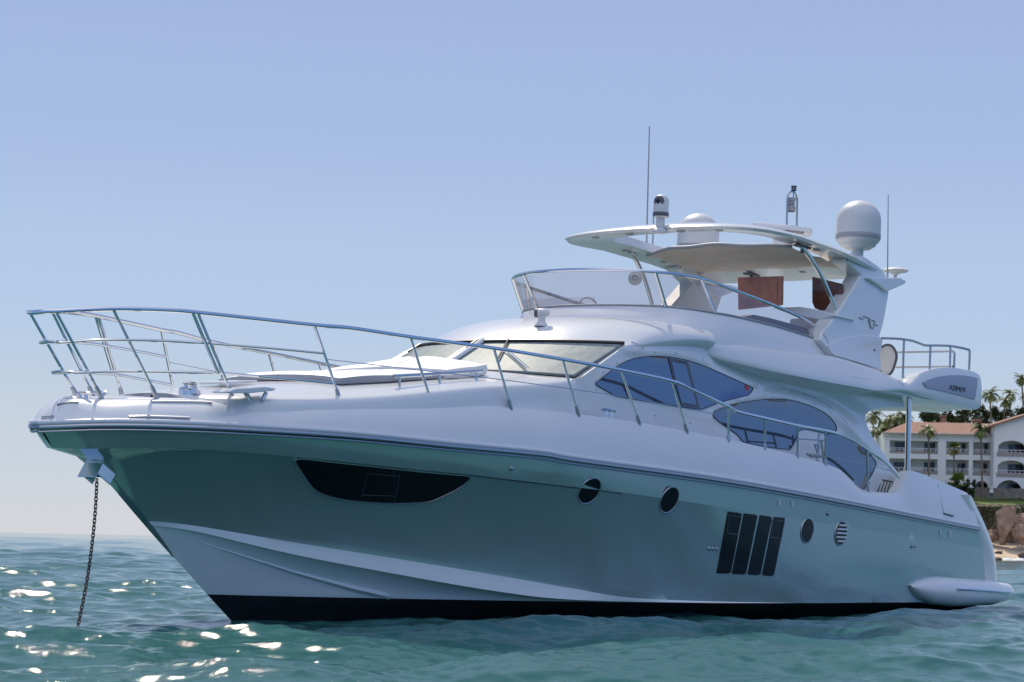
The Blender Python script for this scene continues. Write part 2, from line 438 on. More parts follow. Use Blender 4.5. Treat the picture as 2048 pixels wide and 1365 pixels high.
# second spray rail, between the chine and the black bottom
MID = [a.lerp(b, interp(i / NS, [0, 0.1, 0.45], [0.42, 0.5, 0.97])) for i, (a, b) in enumerate(zip(C2i, BTL))]
strip(hull, C2i, BTL, 8, lambda t, s: -0.05 * interp(t, [0, 0.1, 0.5], [0, 1, 0]) * 4 * s * (1 - s), 1)
strip(hull, BTL, KL, 6, lambda t, s: 0.0, 2)
hull.mirror()
# transom
tr = [KL[-1], BTL[-1], C2i[-1], CH[-1], KN[-1], RUB[-1]]
tr2 = tr + [Vector((p.x, -p.y, p.z)) for p in reversed(tr)]
hull.mi = 0; hull.add(tr2, [tuple(range(len(tr2)))])
hull_o = hull.build('hull', [M['hull'], M['bottom'], M['antifoul']], Y, smooth=28, weld=True)
HB = hull.bvh()

# spray rail: one long wedge on each side
sr_px = [(395, 1083), (490, 1112), (586, 1141), (700, 1170), (797, 1190)]
mb = MB(); rows = []
for i, p in enumerate(resample([Vector((a[0], a[1], 0)) for a in sr_px], 30)):
    a, n = hit(HB, p.x, p.y); b, n2 = hit(HB, p.x, p.y + 1 + 16 * i / 29)
    if a is None or b is None: continue
    w = 0.006 + 0.045 * min(i / 22, (29 - i) / 4 + .05)
    rows.append([a + Vector((0, 0, 0.004)), a.lerp(b, .55) + Vector((0, w, 0.0)), b + Vector((0, -0.004, 0))])
mb.grid(rows); mb.mirror(); mb.build('spray_rail', M['bottom'], Y)

# rub rail
mb = MB(); rr = [p + Vector((0, 0.012, 0.0)) for p in RUB]
full = [Vector((p.x, -p.y, p.z)) for p in reversed(rr[1:])] + rr
mb.tube([p + Vector((0, 0, 0.022)) for p in full], 0.032, 12)
ro = mb.build('rub_rail', M['railstrip'], Y)
mb = MB(); mb.tube([p + Vector((0, 0.016 if p.y > 0 else -0.016, -0.026)) for p in full], 0.026, 10); mb.build('steel_strip', M['brushed'], ro)
mb = MB(); mb.tube([p + Vector((0, 0.0, -0.075)) for p in full], 0.014, 8); mb.build('lower_bead', M['brushed'], ro)

# ---- bulwark, bow cap
bul_px = [(205, 798), (260, 797), (315, 797), (390, 798), (468, 799), (560, 799), (680, 800), (865, 806), (1022, 816), (1157, 829), (1280, 846), (1375, 863), (1460, 880), (1530, 896), (1597, 913), (1640, 925), (1668, 934), (1684, 943), (1700, 958), (1716, 974), (1730, 981), (1760, 985), (1788, 986), (1797, 979), (1806, 962), (1812, 947), (1820, 942), (1835, 945), (1860, 954), (1900, 971), (1934, 986)]
top = [Vector((20.74, 0, 2.465)), Vector((20.66, 0.14, 2.48))] + [PY(u, v, Ybul) for u, v in bul_px]
xs_t = [20.78 - (20.78 - 1.6) * (i / (NS * 2 - 1)) for i in range(NS * 2)]
TOP = []
tc_ = cat(top, 6)
TOP = resample(tc_, NS * 2)
# rub line matched to the top line by x
xr_max, xr_min = RUB[0].x, RUB[-1].x
xt_max, xt_min = TOP[0].x, TOP[-1].x
RB2 = resample(cat(rub, 8), 900)
def rub_at(t):
    return RB2[min(len(RB2) - 1, int(t * (len(RB2) - 1)))]
bul = MB(); rows = []
# match by fraction of x-range so that both ends meet
RX = [p.x for p in RB2]
def rub_by_x(x):
    lo, hi = 0, len(RB2) - 1
    while hi - lo > 1:
        m = (lo + hi) // 2
        if RB2[m].x > x: lo = m
        else: hi = m
    return RB2[lo].lerp(RB2[hi], 0.5)
for i, p in enumerate(TOP):
    f = (xt_max - p.x) / (xt_max - xt_min)
    xx = lerp(xr_max, xr_min, f)
    if p.x > 18.5: xx = lerp(xr_max, 18.5, (xt_max - p.x) / (xt_max - 18.5)) if False else xx
    q = rub_by_x(xx); q = Vector((q.x, q.y, q.z + 0.03)); r = []
    if i == 0: q = Vector((RUB[0].x, 0, RUB[0].z + 0.02))
    bl = interp(p.x, [8, 14, 18, 20.8], [0.03, 0.04, 0.06, 0.06])
    for k in range(9):
        s = k / 8; a = q.lerp(p, s); c = 4 * s * (1 - s) * bl
        r.append(Vector((a.x, a.y + (c * 0.8 if a.y > 0.01 else 0), a.z + c * interp(p.x, [14, 18, 20], [0.2, 0.8, 1.0]))))
    w = interp(p.x, [2, 6, 18, 20.6], [0.20, 0.14, 0.12, 0.0])
    dz = interp(p.x, [4, 5, 16, 19.2, 19.8], [0.35, 0.45, 0.45, 0.02, 0.0])
    r.append(p + Vector((0, -w * 0.3, 0.006))); r.append(p + Vector((0, -w, -0.01)))
    yy = max(0, p.y - w)
    r.append(Vector((p.x, yy, p.z - dz))); r.append(Vector((p.x, yy * 0.5, p.z - dz + 0.02))); r.append(Vector((p.x, 0, p.z - dz + 0.03)))
    rows.append([Vector((a.x, max(0, a.y), a.z)) for a in r])
bul.grid(rows); bul.mirror()
bul_o = bul.build('bulwark', M['white'], Y, smooth=40)
BB = bul.bvh()

# ---- stern quarters and swim platform
mb = MB()
qo = [(1942, 992), (1950, 1008), (1970, 1050), (1985, 1090), (1991, 1125), (1994, 1166)]
qi = [(1930, 990), (1945, 1035), (1958, 1060), (1973, 1100), (1979, 1130), (1982, 1170)]
A = cat([Py(u, v, 2.52) for u, v in qi], 4); B = cat([Py(u, v, 2.50) for u, v in qo], 4)
rows = []
for a, b in zip(A, B):
    c = b + Vector((-0.12, -0.28, 0)); rows.append([a + Vector((0.25, -.12, 0)), a + Vector((0.02, 0.02, 0)), a.lerp(b, .6) + Vector((0, 0.03, 0)), b, c, Vector((c.x, 0, c.z))])
mb.grid(rows); mb.mirror(); mb.build('stern_quarter', M['white'], Y, smooth=50)
mb = MB()                                     # aft deck floor and cockpit coaming
mb.box((3.2, 0, 1.62), (4.6, 4.7, 0.06)); mb.build('cockpit_floor', M['deck'], Y, smooth=0)
# platform: a rounded pontoon that runs along the quarter and across the stern
pt_top = [(1821, 1172), (1830, 1166), (1842, 1160), (1870, 1153), (1921, 1157), (1986, 1162), (2016, 1168), (2024, 1182)]
pt_bot = [(1821, 1174), (1829, 1187), (1842, 1199), (1860, 1208), (1900, 1214), (1985, 1211), (2014, 1201), (2024, 1186)]
us = [1821.5, 1826, 1834, 1845, 1860, 1880, 1905, 1930, 1955, 1980, 2000, 2012, 2019, 2023]
mb = MB(); rows = []
for u in us:
    vt = interp(u, [a[0] for a in pt_top], [a[1] for a in pt_top]); vb = interp(u, [a[0] for a in pt_bot], [a[1] for a in pt_bot])
    a, b = Py(u, vt, 2.5), Py(u, vb, 2.5); c = a.lerp(b, .5); h = (a.z - b.z) / 2
    w = min(0.26, 0.05 + h * 0.9)
    sec = []
    for k in range(13):
        q = math.pi * (k / 12) - math.pi / 2
        sec.append(Vector((c.x, 2.46 + w * math.cos(q) ** 0.8 if math.cos(q) > 0 else 2.46, c.z + h * math.sin(q))))
    rows.append([Vector((c.x, 0, sec[0].z))] + sec + [Vector((c.x, 0, sec[-1].z))])
mb.grid(rows); e = rows[-1]; mb.add(e, [tuple(range(len(e)))]); mb.mirror()
plat = mb.build('swim_platform', M['white'], Y, smooth=50); PB = mb.bvh()
mb = MB(); mb.tube(surf_pts(PB, [(1912, 1178.5), (1925, 1179), (1950, 1180), (1975, 1182), (2000, 1184), (2018, 1185)], 0.01), 0.028, 8); mb.build('fender_strip', M['steel'], plat)

# ---- deckhouse -------------------------------------------------------------
def Ysd(z): return 2.05 - 0.06 * (z - 2.6)
def Ps(u, v, off=0.0):
    z = 3.3
    for _ in range(4): p = Py(u, v, Ysd(z) + off); z = p.z
    return p
# foredeck trunk
sh = [((348, 797), .35), ((394, 796), .80), ((500, 796), 1.22), ((640, 796), 1.50), ((756, 791), 1.68), ((858, 782), 1.82), ((961, 772), 1.92), ((1080, 765), 1.99), ((1150, 757), 2.005)]
SH = resample(cat([Py(u, v, y) for (u, v), y in sh], 8), 60)
zc = lambda x: interp(x, [14.0, 14.6, 15.3, 16.4, 17.4, 18.4, 19.3, 20.0, 20.6, 21], [3.375, 3.24, 3.16, 3.03, 2.945, 2.80, 2.66, 2.56, 2.52, 2.50])
trunk = MB(); rows = []
for i, p in enumerate(SH):
    dz_ = interp(p.x, [13, 18, 19.5, 20.6], [0.75, 0.45, 0.2, 0.1])
    r = [Vector((p.x, p.y + 0.09, p.z - dz_)), Vector((p.x, p.y + 0.05, p.z - 0.18 * min(1, dz_ * 2)))]
    rr_ = 0.10
    r += [Vector((p.x, p.y + 0.035, p.z - 0.08)), Vector((p.x, p.y + 0.005, p.z - 0.025)), Vector((p.x, p.y - 0.05, p.z))]
    z0 = max(zc(p.x), p.z + 0.03)
    for k in range(1, 7):
        s = k / 6; r.append(Vector((p.x + 0.75 * (s ** 1.6) * (i / 59) ** 3, (p.y - 0.05) * (1 - s), lerp(p.z, z0, 1 - (1 - s) ** 3))))
    rows.append(r)
trunk.grid(rows); trunk.add(rows[0], [tuple(range(len(rows[0])))]); trunk.mirror()
trunk_o = trunk.build('foredeck_trunk', M['white'], Y, smooth=50); TB = trunk.bvh()

# windshield: ruled between the base and the header, bowed in plan
def ws_pt(s, y):          # s 0 base .. 1 header, y athwart
    yp = lerp(2.02, 1.96, s); f = abs(y) / yp
    xc, xp = lerp(14.02, 13.10, s), lerp(13.46, 12.32, s)
    z_c, z_p = lerp(3.40, 3.885, s), lerp(3.345, 3.905, s)
    return Vector((lerp(xc, xp, f ** 2.4), y, lerp(z_c, z_p, f ** 2)))
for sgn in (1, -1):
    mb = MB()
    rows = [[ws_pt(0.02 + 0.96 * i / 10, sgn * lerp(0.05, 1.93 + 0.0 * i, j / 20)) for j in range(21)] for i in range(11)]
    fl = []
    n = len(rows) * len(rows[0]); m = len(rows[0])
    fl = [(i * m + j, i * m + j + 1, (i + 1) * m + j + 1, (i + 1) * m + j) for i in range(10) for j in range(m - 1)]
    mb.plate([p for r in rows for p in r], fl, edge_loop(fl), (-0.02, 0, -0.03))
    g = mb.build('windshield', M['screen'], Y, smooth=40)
mb = MB()
mb.tube([ws_pt(i / 8, 0) + Vector((0.012, 0, 0.02)) for i in range(9)], 0.045, 8); mb.build('mullion', M['white'], Y)
mb = MB()
mb.tube([ws_pt(1.0, y / 10 * 1.96) + Vector((0.02, 0, 0.005)) for y in range(-10, 11)], 0.028, 8); mb.build('windshield_gasket', M['black'], Y)

# brow above the windshield, and roof up to the flybridge coaming
brow = MB(); rows = []
pe = cat([Ps(1253, 692), Ps(1285, 690, .02), Ps(1325, 685, .05), Ps(1375, 681, .09), Ps(1412, 682, .12), Ps(1431, 687, .13)], 6)
pe = resample(pe, 24)
cc = resample(cat([Vector((13.12, 0, 3.90)), Vector((12.80, 0, 4.06)), Vector((12.40, 0, 4.22)), Vector((12.0, 0, 4.33)), Vector((11.4, 0, 4.42)), Vector((9.5, 0, 4.48))], 6), 24)
for i, (a, c) in enumerate(zip(pe, cc)):
    r = []
    nexp = interp(i, [0, 5, 12, 23], [2.4, 3.0, 3.6, 4.0])
    for k in range(25):
        f = math.sin(k / 24 * math.pi / 2)
        y = a.y * f
        r.append(Vector((lerp(c.x, a.x, f ** 2.4), y, lerp(a.z, c.z, max(0, 1 - f ** nexp) ** (1 / 2.0)))))
    r.append(Vector((a.x, a.y - 0.02 - 0.12 * i / 23, a.z - 0.07 - .05 * i / 23)))
    rows.append(r)
brow.grid(rows); brow.add(rows[-1] + [Vector((rows[-1][0].x, 0, 4.0)), Vector((rows[-1][-1].x, 1.8, 4.0))], [tuple(range(len(rows[-1]) + 2))]); brow.mirror(); brow_o = brow.build('roof_brow', M['white'], Y, smooth=60); BRB = brow.bvh()

# side shell with the window lobes, relief pressed in along drawn lines
shell_px = [(1128, 790), (1140, 760), (1160, 757), (1200, 728), (1253, 690), (1285, 692), (1325, 690), (1375, 688), (1424, 690), (1470, 690), (1502, 692), (1580, 701), (1663, 712), (1710, 726), (1758, 742),
            (1790, 770), (1806, 800), (1811, 816), (1796, 815), (1769, 815), (1750, 818), (1737, 824), (1730, 831), (1731, 843), (1746, 877), (1765, 903), (1777, 922), (1789, 937), (1800, 950), (1800, 1010), (1700, 1010), (1600, 985), (1500, 945), (1300, 890), (1200, 865), (1130, 850)]
shell_px = [tuple(a[:2]) for a in resample([Vector((a[0], a[1], 0)) for a in shell_px + [shell_px[0]]], 200)][:-1]
W1 = [(1191, 770), (1189, 768), (1191, 766), (1212, 749), (1235, 732), (1262, 719), (1297, 713.5), (1331, 714), (1368, 720), (1406, 732), (1457, 754), (1503, 775), (1505, 777), (1504, 780), (1499, 788), (1497, 790), (1493, 791), (1457, 800), (1433, 807), (1408, 817), (1404, 819), (1399, 819), (1362, 814), (1252, 796), (1230, 792), (1226, 790)]
W2 = [(1425, 831), (1457, 812), (1492, 804), (1536, 799), (1574, 800), (1611, 809), (1639, 821), (1659, 835), (1671, 851), (1672, 861), (1662, 868), (1640, 865), (1612, 859), (1596, 863), (1590, 881), (1582, 895), (1572, 899), (1492, 886), (1473, 869)]
W3 = [(1651, 874), (1668, 869), (1700, 878), (1730, 897), (1743, 914), (1751, 930), (1736, 961), (1724, 981), (1700, 972), (1670, 950), (1650, 940)]
def pd(p, line):
    best = 1e9
    for a, b in zip(line[:-1], line[1:]):
        ax, ay, bx, by = a[0], a[1], b[0], b[1]; dx, dy = bx - ax, by - ay
        t = max(0, min(1, ((p[0] - ax) * dx + (p[1] - ay) * dy) / (dx * dx + dy * dy)))
        best = min(best, math.hypot(p[0] - ax - t * dx, p[1] - ay - t * dy))
    return best
rim1 = [(1253, 700), (1297, 704), (1340, 705), (1380, 713), (1425, 729), (1470, 749), (1514, 770)]
rim2 = [(1440, 810), (1475, 798), (1525, 789), (1575, 791), (1620, 801), (1660, 822), (1690, 846), (1725, 885), (1765, 920)]
rim3 = [(1514, 770), (1540, 764), (1570, 768), (1620, 785), (1665, 812), (1700, 850), (1735, 890)]
groove = [(1535, 777), (1575, 779), (1620, 792), (1660, 815), (1690, 842)]
swale = [(1440, 725), (1520, 752), (1600, 776), (1680, 808), (1725, 835)]
relief = [(rim1, 0.030, 7), (rim2, 0.030, 7), (rim3, 0.028, 6), (groove, -0.02, 5), (swale, -0.07, 14)]
pts, faces, _ = cdt(shell_px, 7)
side = MB(); P = []
for p in pts:
    o = 0.0
    for ln, am, sg in relief:
        d = pd(p, ln)
        if d < sg * 3: o += am * math.exp(-(d / sg) ** 2)
    P.append(Ps(p.x, p.y, o))
side.plate(P, faces, edge_loop(faces), (0, -0.10, 0))
SB = side.bvh(); side.mirror()
side_o = side.build('deckhouse_side', M['white'], Y, smooth=50)

def window(name, poly, m, off=0.008, step=14, n=90, frame=None, fr_r=0.0055):
    c = cat([(a[0], a[1], 0) for a in poly], 5, True)
    mb = decal(SB, [(p.x, p.y) for p in c], off, 0.05, step, densify=n)
    o = mb.build(name, m, Y, smooth=30)
    if frame:
        fb = MB(); q = []
        for p in resample(c + [c[0]], n)[:-1]:
            h, nn = hit(SB, p.x, p.y)
            q.append((h if h is not None else Ps(p.x, p.y)) + Vector((0, off + 0.004, 0)))
        fb.tube(q, fr_r, 6, closed=True); fb.build('window_seal', frame, o)
    return o
def mir(o):
    """starboard twin of a port part, with its sub-parts"""
    def twin(a, par):
        me = a.data.copy(); me.transform(Matrix.Diagonal((1, -1, 1, 1))); me.flip_normals()
        b = a.copy(); b.data = me; COL.objects.link(b); b.parent = par
        for ch in a.children: twin(ch, b)
        return b
    return twin(o, Y)
w1 = window('side_window', W1, M['glass'], frame=M['black'])
fb = MB(); decal(SB, [(1335, 716), (1374, 724), (1386, 770), (1398, 817), (1362, 812), (1347, 765)], 0.016, 0.04, 12, fb); wf = fb.build('window_frame', M['darkgrey'], w1)
fb = MB(); decal(SB, [(1341, 724), (1369, 730), (1380, 772), (1391, 811), (1361, 806), (1350, 766)], 0.022, 0.01, 12, fb); fb.build('opening_pane', M['glass'], w1)
fb = MB(); decal(SB, [(1488, 770), (1496, 774), (1497, 783), (1490, 781)], 0.013, 0.01, 0, fb); fb.build('red_sticker', M['red'], w1)
w2 = window('side_window', W2, M['glass'], frame=M['black'])
w3 = window('side_window', W3, M['glass'], frame=M['black'])
for w in (w1, w2, w3): mir(w)
# light wall and louvre beyond the gate
fb = MB()
for k in range(6):
    u = 1757 + k * 6.2
    decal(SB, [(u + 6, 962 + k), (u + 9, 963 + k), (u + 2, 986), (u - 1, 986)], 0.012, 0.02, 0, fb)
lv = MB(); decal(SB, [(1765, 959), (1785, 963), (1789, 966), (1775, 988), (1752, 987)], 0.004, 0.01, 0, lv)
lo = lv.build('louvre', M['grille_shade'], Y, smooth=0); fb.build('louvre_slat', M['white'], lo, smooth=0)

# ---- flybridge wing, fins and deck ------------------------------------------
wt = [(1409, 689), (1455, 690), (1502, 693), (1580, 702), (1663, 713), (1710, 726), (1758, 742), (1795, 759), (1813, 766), (1820, 764), (1832, 753), (1846, 745), (1872, 737.5), (1905, 736), (1938, 741.5), (1952, 746), (1960, 752)]
wb = [(1409, 708), (1430, 716), (1480, 729), (1543, 743), (1600, 754), (1663, 766), (1710, 774), (1755, 782), (1785, 783), (1812, 785), (1860, 798), (1920, 813), (1950, 820), (1958, 812), (1960, 800)]
wtc = cat([(a[0], a[1], 0) for a in wt], 6); wbc = cat([(a[0], a[1], 0) for a in wb], 6)
def at_u(c, u): return interp(u, [a.x for a in c], [a.y for a in c])
wing = MB(); rows = []; wing_bot = []; wing_top = []
us = [1409 + (1957 - 1409) * i / 110 for i in range(111)] + [1959]
wt_s = [(a.x, a.y) for a in wtc]; wb_s = sorted([(a.x, a.y) for a in wbc[:-9]])
for u in us:
    vt = interp(u, [a[0] for a in wt_s], [a[1] for a in wt_s]); vb = interp(u, [a[0] for a in wb_s], [a[1] for a in wb_s])
    yo = interp(u, [1409, 1450, 1520, 1620, 1760, 1960], [2.0, 2.08, 2.22, 2.34, 2.42, 2.42])
    yi = interp(u, [1409, 1500, 1740, 1800, 1960], [1.96, 2.02, 2.12, 2.32, 2.34])
    a = Py(u, vt, yi); b = Py(u, vb, yo - 0.05); r = []
    fin = max(0, min(1, (u - 1812) / 30))
    wi = lerp(0.10, 0.28, fin)
    r.append(Vector((a.x, yi - wi, a.z - 0.12 - 0.25 * fin))); r.append(Vector((a.x, yi - wi, a.z - 0.02)))
    for k in range(11):
        s = k / 10; ang = s * math.pi
        p = a.lerp(b, s)
        bg = math.sin(ang) ** 0.5 if 0 < s < 1 else 0
        r.append(Vector((p.x, lerp(yi, yo - 0.05, s) + bg * lerp(0.01, 0.045, min(1, max(0, (u - 1409) / 90))), p.z)))
    yin = max(1.7, Ysd(b.z) - 0.06)
    dn = interp(u, [1409, 1500, 1663, 1755, 1800, 1960], [0.0, 0.05, 0.12, 0.10, 0.02, 0.0])
    if u > 1758: yin = interp(u, [1758, 1800], [yin, 1.5])
    r.append(Vector((b.x, lerp(yo, yin, 0.4), b.z - dn * 0.15))); r.append(Vector((b.x, yin, b.z - dn)))
    rows.append(r)
wing.grid(rows); e = rows[-1]; wing.add(e, [tuple(range(len(e)))]); WB = wing.bvh(); wing.mirror()
wing.build('flybridge_wing', M['white'], Y, smooth=50)
# aft deck of the flybridge between the fins (its underside shows from the water)
mb = MB()
fin_e = rows[-1][12]
und = [Vector((6.2, 2.3, 3.80)), Vector((1.45, 2.32, 3.80)), Vector((1.28, 1.5, 3.71)), Vector((1.85, 1.25, 3.70)), Vector((1.95, 0.4, 3.695))]
und = und + [Vector((p.x, -p.y, p.z)) for p in reversed(und)]
mb.prism(und, (0, 0, 0.17)); ao = mb.build('flybridge_deck', M['white'], Y, smooth=0)
mb = MB(); mb.lathe([(0, 0), (0.17, 0), (0.17, 0.03), (0.12, 0.05), (0, 0.05)], (2.9, -0.2, 3.66), k=20); mb.build('ceiling_light', M['grey'], ao)
# name panel on the fin and its lettering
pn = [(1844.5, 765.5), (1858, 759), (1876, 753.5), (1896, 751), (1920, 751), (1942, 754), (1953, 757), (1952, 775), (1948, 799.5), (1920, 792), (1880, 782), (1851, 775.5)]
mb = decal(WB, pn, 0.022, 0.05, 6, densify=80); po = mb.build('name_panel', M['panel'], Y, smooth=30)
def letters(text, bvh, quad, m, name, parent, off=0.012, depth=0.01, skew=0.0, spacing=1.0):
    """raised lettering set on a surface: quad = picture corners of the text box (tl, tr, br, bl)"""
    cu = bpy.data.curves.new('t', 'FONT'); cu.body = text; cu.align_x = 'LEFT'; cu.space_character = spacing
    ob = bpy.data.objects.new('t', cu); COL.objects.link(ob)
    dg = bpy.context.evaluated_depsgraph_get(); me = bpy.data.meshes.new_from_object(ob.evaluated_get(dg))
    bpy.data.objects.remove(ob)
    vs = [v.co.copy() for v in me.vertices]; fs = [tuple(p.vertices) for p in me.polygons]
    x0, x1 = min(v.x for v in vs), max(v.x for v in vs); y0, y1 = min(v.y for v in vs), max(v.y for v in vs)
    tl, tr_, brr, bl = [Vector((q[0], q[1])) for q in quad]; P = []
    for v in vs:
        s, t = (v.x - x0) / (x1 - x0), (v.y - y0) / (y1 - y0)
        q = bl.lerp(brr, s).lerp(tl.lerp(tr_, s), t)
        h, n = hit(bvh, q.x, q.y)
        if h is None: h, n = Py(q.x, q.y, 2.4), Vector((0, 1, 0))
        P.append(h + n * off)
    mb = MB(); mb.add(P, fs); nrm = Vector((0, 1, 0))
    mb.add([p - nrm * depth for p in P], [tuple(reversed(f)) for f in fs])
    cnt = {}
    for f in fs:
        for i in range(len(f)): cnt[(f[i], f[(i + 1) % len(f)])] = 1
    n = len(P)
    mb.add(P + [p - nrm * depth for p in P], [(a, b, b + n, a + n) for (a, b) in cnt if (b, a) not in cnt])
    bpy.data.meshes.remove(me)
    return mb.build(name, m, parent, smooth=0, fix=False)
letters('AZIMUT', WB, [(1896, 770), (1929, 776.5), (1929, 785), (1896, 778.5)], M['logo'], 'lettering', po, off=0.036)

# ---- flybridge coaming and windscreen ----------------------------------------
def plan(t, xf, hw, xa, n=3.0):
    """t 0 at the centre of the front, 1 at the aft end of the port side"""
    if t < 0.5:
        a = t / 0.5 * math.pi / 2
        return Vector((xf - 1.7 + 1.7 * abs(math.cos(a)) ** (2 / n), hw * abs(math.sin(a)) ** (2 / n), 0))
    f = (t - 0.5) / 0.5
    return Vector((lerp(xf - 1.7, xa, f), hw, 0))
gb_px = [(1430, 625), (1480, 635), (1550, 652), (1640, 680)]
gt_px = [(1400, 556), (1440, 570), (1480, 585), (1520, 600), (1560, 616), (1600, 634), (1630, 652), (1650, 670)]
gbs = [Py(u, v, 1.82) for u, v in gb_px]; gts = [Py(u, v, 1.70) for u, v in gt_px]
def zbot(x): return interp(x, [p.x for p in reversed(gbs)] + [10.4, 11.1], [p.z for p in reversed(gbs)] + [4.67, 4.66])
def ztop(x): return interp(x, [p.x for p in reversed(gts)] + [10.7, 11.5], [p.z for p in reversed(gts)] + [5.15, 5.145])
NT = 81
GT, GB = [], []
for i in range(NT):
    t = i / (NT - 1)
    a = plan(t, 11.36, 1.70, gts[-1].x, 2.1); b = plan(t, 10.94, 1.82, gbs[-1].x, 2.1)
    a.z, b.z = ztop(a.x), zbot(b.x); GT.append(a); GB.append(b)
gl = MB(); gl.grid([[GB[i].lerp(GT[i], k / 4) for k in range(5)] for i in range(NT)]); gl.mirror()
gl.build('flybridge_windscreen', M['acrylic'], Y, smooth=60, fix=False)
mb = MB(); loop = [Vector((p.x, -p.y, p.z)) for p in reversed(GT[1:])] + GT
mb.tube(loop, 0.028, 10); rl = mb.build('windscreen_rail', M['steel'], Y)
mb = MB(); loopb = [Vector((p.x, -p.y, p.z)) for p in reversed(GB[1:])] + GB
mb.tube(loopb, 0.016, 8); mb.build('lower_trim', M['grey'], rl)
def near_i(L, u, v):
    best = None
    for i, p in enumerate(L):
        d = (p - O_B).normalized().cross(ray(u, v).normalized()).length
        if best is None or d < best[0]: best = (d, i)
    return L[best[1]]
for (a, b) in (((1310, 538), (1335, 609)), ((1405, 558), (1432, 626))):
    A, B = near_i(GT, *a), near_i(GB, *b)
    for s in (1, -1):
        mb = MB(); mb.tube([Vector((A.x, A.y * s, A.z)), Vector((B.x, B.y * s, B.z))], 0.03, 8); mb.build('windscreen_post', M['steel'], Y)
mb = MB(); mb.tube([near_i(loop, 1047, 545), near_i(loopb, 1073, 614)], 0.026, 8); mb.build('windscreen_post', M['steel'], Y)
# coaming
co = MB(); rows = []
for i in range(NT):
    t = i / (NT - 1); b = GB[i]; c = plan(t, 11.22, 2.0, 5.6, 2.15); k2 = min(1, t * 2.0)
    zl = interp(c.x, [5.6, 9.0, 10.2, 11.0, 11.4], [4.18, 4.14, 4.20, 4.36, 4.40])
    w = (Vector((0, 0, 0)) - Vector((b.x - 9.4 if t < .5 else 0.0, b.y, 0))).normalized() * 0.16
    rows.append([b + w + Vector((0, 0, -0.45)), b + w + Vector((0, 0, 0.005)), b + w * 0.1 + Vector((0, 0, 0.004)), b + Vector((0, 0, -0.012)), b.lerp(Vector((c.x, c.y, zl)), .5) + Vector((0, 0.012 * k2, 0.0)), Vector((c.x, c.y, zl)), Vector((c.x, c.y, zl - 0.12))])
co.grid(rows); co.mirror(); co.build('flybridge_coaming', M['white'], Y, smooth=50)
# dark trim inside the coaming
mb = MB(); rows = []
for i in range(46, NT):
    b = GB[i]; up_ = interp(i, [46, 52, 76, 80], [0.02, 0.12, 0.16, 0.03]); rows.append([Vector((b.x, b.y - .10, b.z - 0.02)), Vector((b.x, b.y - .12, b.z + up_)), Vector((b.x, b.y - .30, b.z + up_)), Vector((b.x, b.y - .32, b.z - 0.2))])
mb.grid(rows); mir(mb.build('padded_coaming', M['darkgrey'], Y))
mb = MB(); mb.prism([(10.3, 1.6, 4.3), (10.3, -1.6, 4.3), (3, -1.75, 4.16), (3, 1.75, 4.16)], (0, 0, -0.1)); mb.build('flybridge_floor', M['deck'], Y, smooth=0)
# helm, seats, table
mb = MB(); mb.prism([(10.0, -0.2, 4.3), (9.3, -0.2, 4.3), (9.4, -0.2, 4.78), (9.7, -0.2, 4.84), (10.0, -0.2, 4.70)], (0, -1.5, 0)); helm = mb.build('helm_console', M['white'], Y, smooth=0, bevel=0.03)
mb = MB(); q = [Vector((10.0, -1.68 + 1.5 * k / 10, 4.70)) for k in range(11)]; mb.grid([[p, p + Vector((0.12, 0, 0.2))] for p in q]); mb.build('wind_deflector', M['acrylic'], helm, fix=False)
mb = MB(); mb.lathe([(0.19, -0.015), (0.205, 0), (0.19, 0.015)], (9.25, -0.9, 4.82), (-0.9, 0, 0.4), 24); mb.tube([(9.4, -0.9, 4.72), (9.25, -0.9, 4.82)], 0.03, 8); mb.build('steering_wheel', M['darkgrey'], helm)
def panel_px(px, x, th, m, name, parent=Y, bev=0.01):
    mb = MB(); mb.prism([Px(u, v, x) for u, v in px], (-th, 0, 0)); return mb.build(name, m, parent, smooth=0, bevel=bev)
dp = panel_px([(1475, 555), (1565, 552.5), (1564, 610), (1476, 620)], 6.6, 0.05, M['wood'], 'wooden_panel')
panel_px([(1486, 561), (1555, 559), (1554, 604), (1487, 612)], 6.612, 0.006, M['wood'], 'raised_field', dp, 0.004)
panel_px([(1624, 553.5), (1660, 562), (1680, 567), (1686, 572), (1685, 607), (1678, 618), (1669, 625), (1640, 621), (1629, 617), (1624, 605)], 5.6, 0.05, M['darkwood'], 'folded_table_leaf')
mb = MB(); mb.prism([Px(u, v, 6.2) for u, v in [(1545, 616), (1600, 614), (1648, 622), (1672, 632), (1640, 640), (1590, 632)]], (-0.7, 0, 0.0)); mb.build('flybridge_table', M['white'], Y, smooth=0, bevel=0.02)
mb = MB(); mb.box((5.6, 0.9, 4.55), (1.6, 1.0, 0.5)); mb.box((4.9, 0.9, 4.9), (0.25, 1.0, 0.4)); mb.build('flybridge_settee', M['cushion'], Y, smooth=0, bevel=0.05)
mb = MB(); mb.box((7.4, -0.9, 4.55), (0.5, 1.2, 0.45)); mb.box((7.15, -0.9, 4.85), (0.14, 1.2, 0.35)); mb.build('helm_seat', M['cushion'], Y, smooth=0, bevel=0.05)

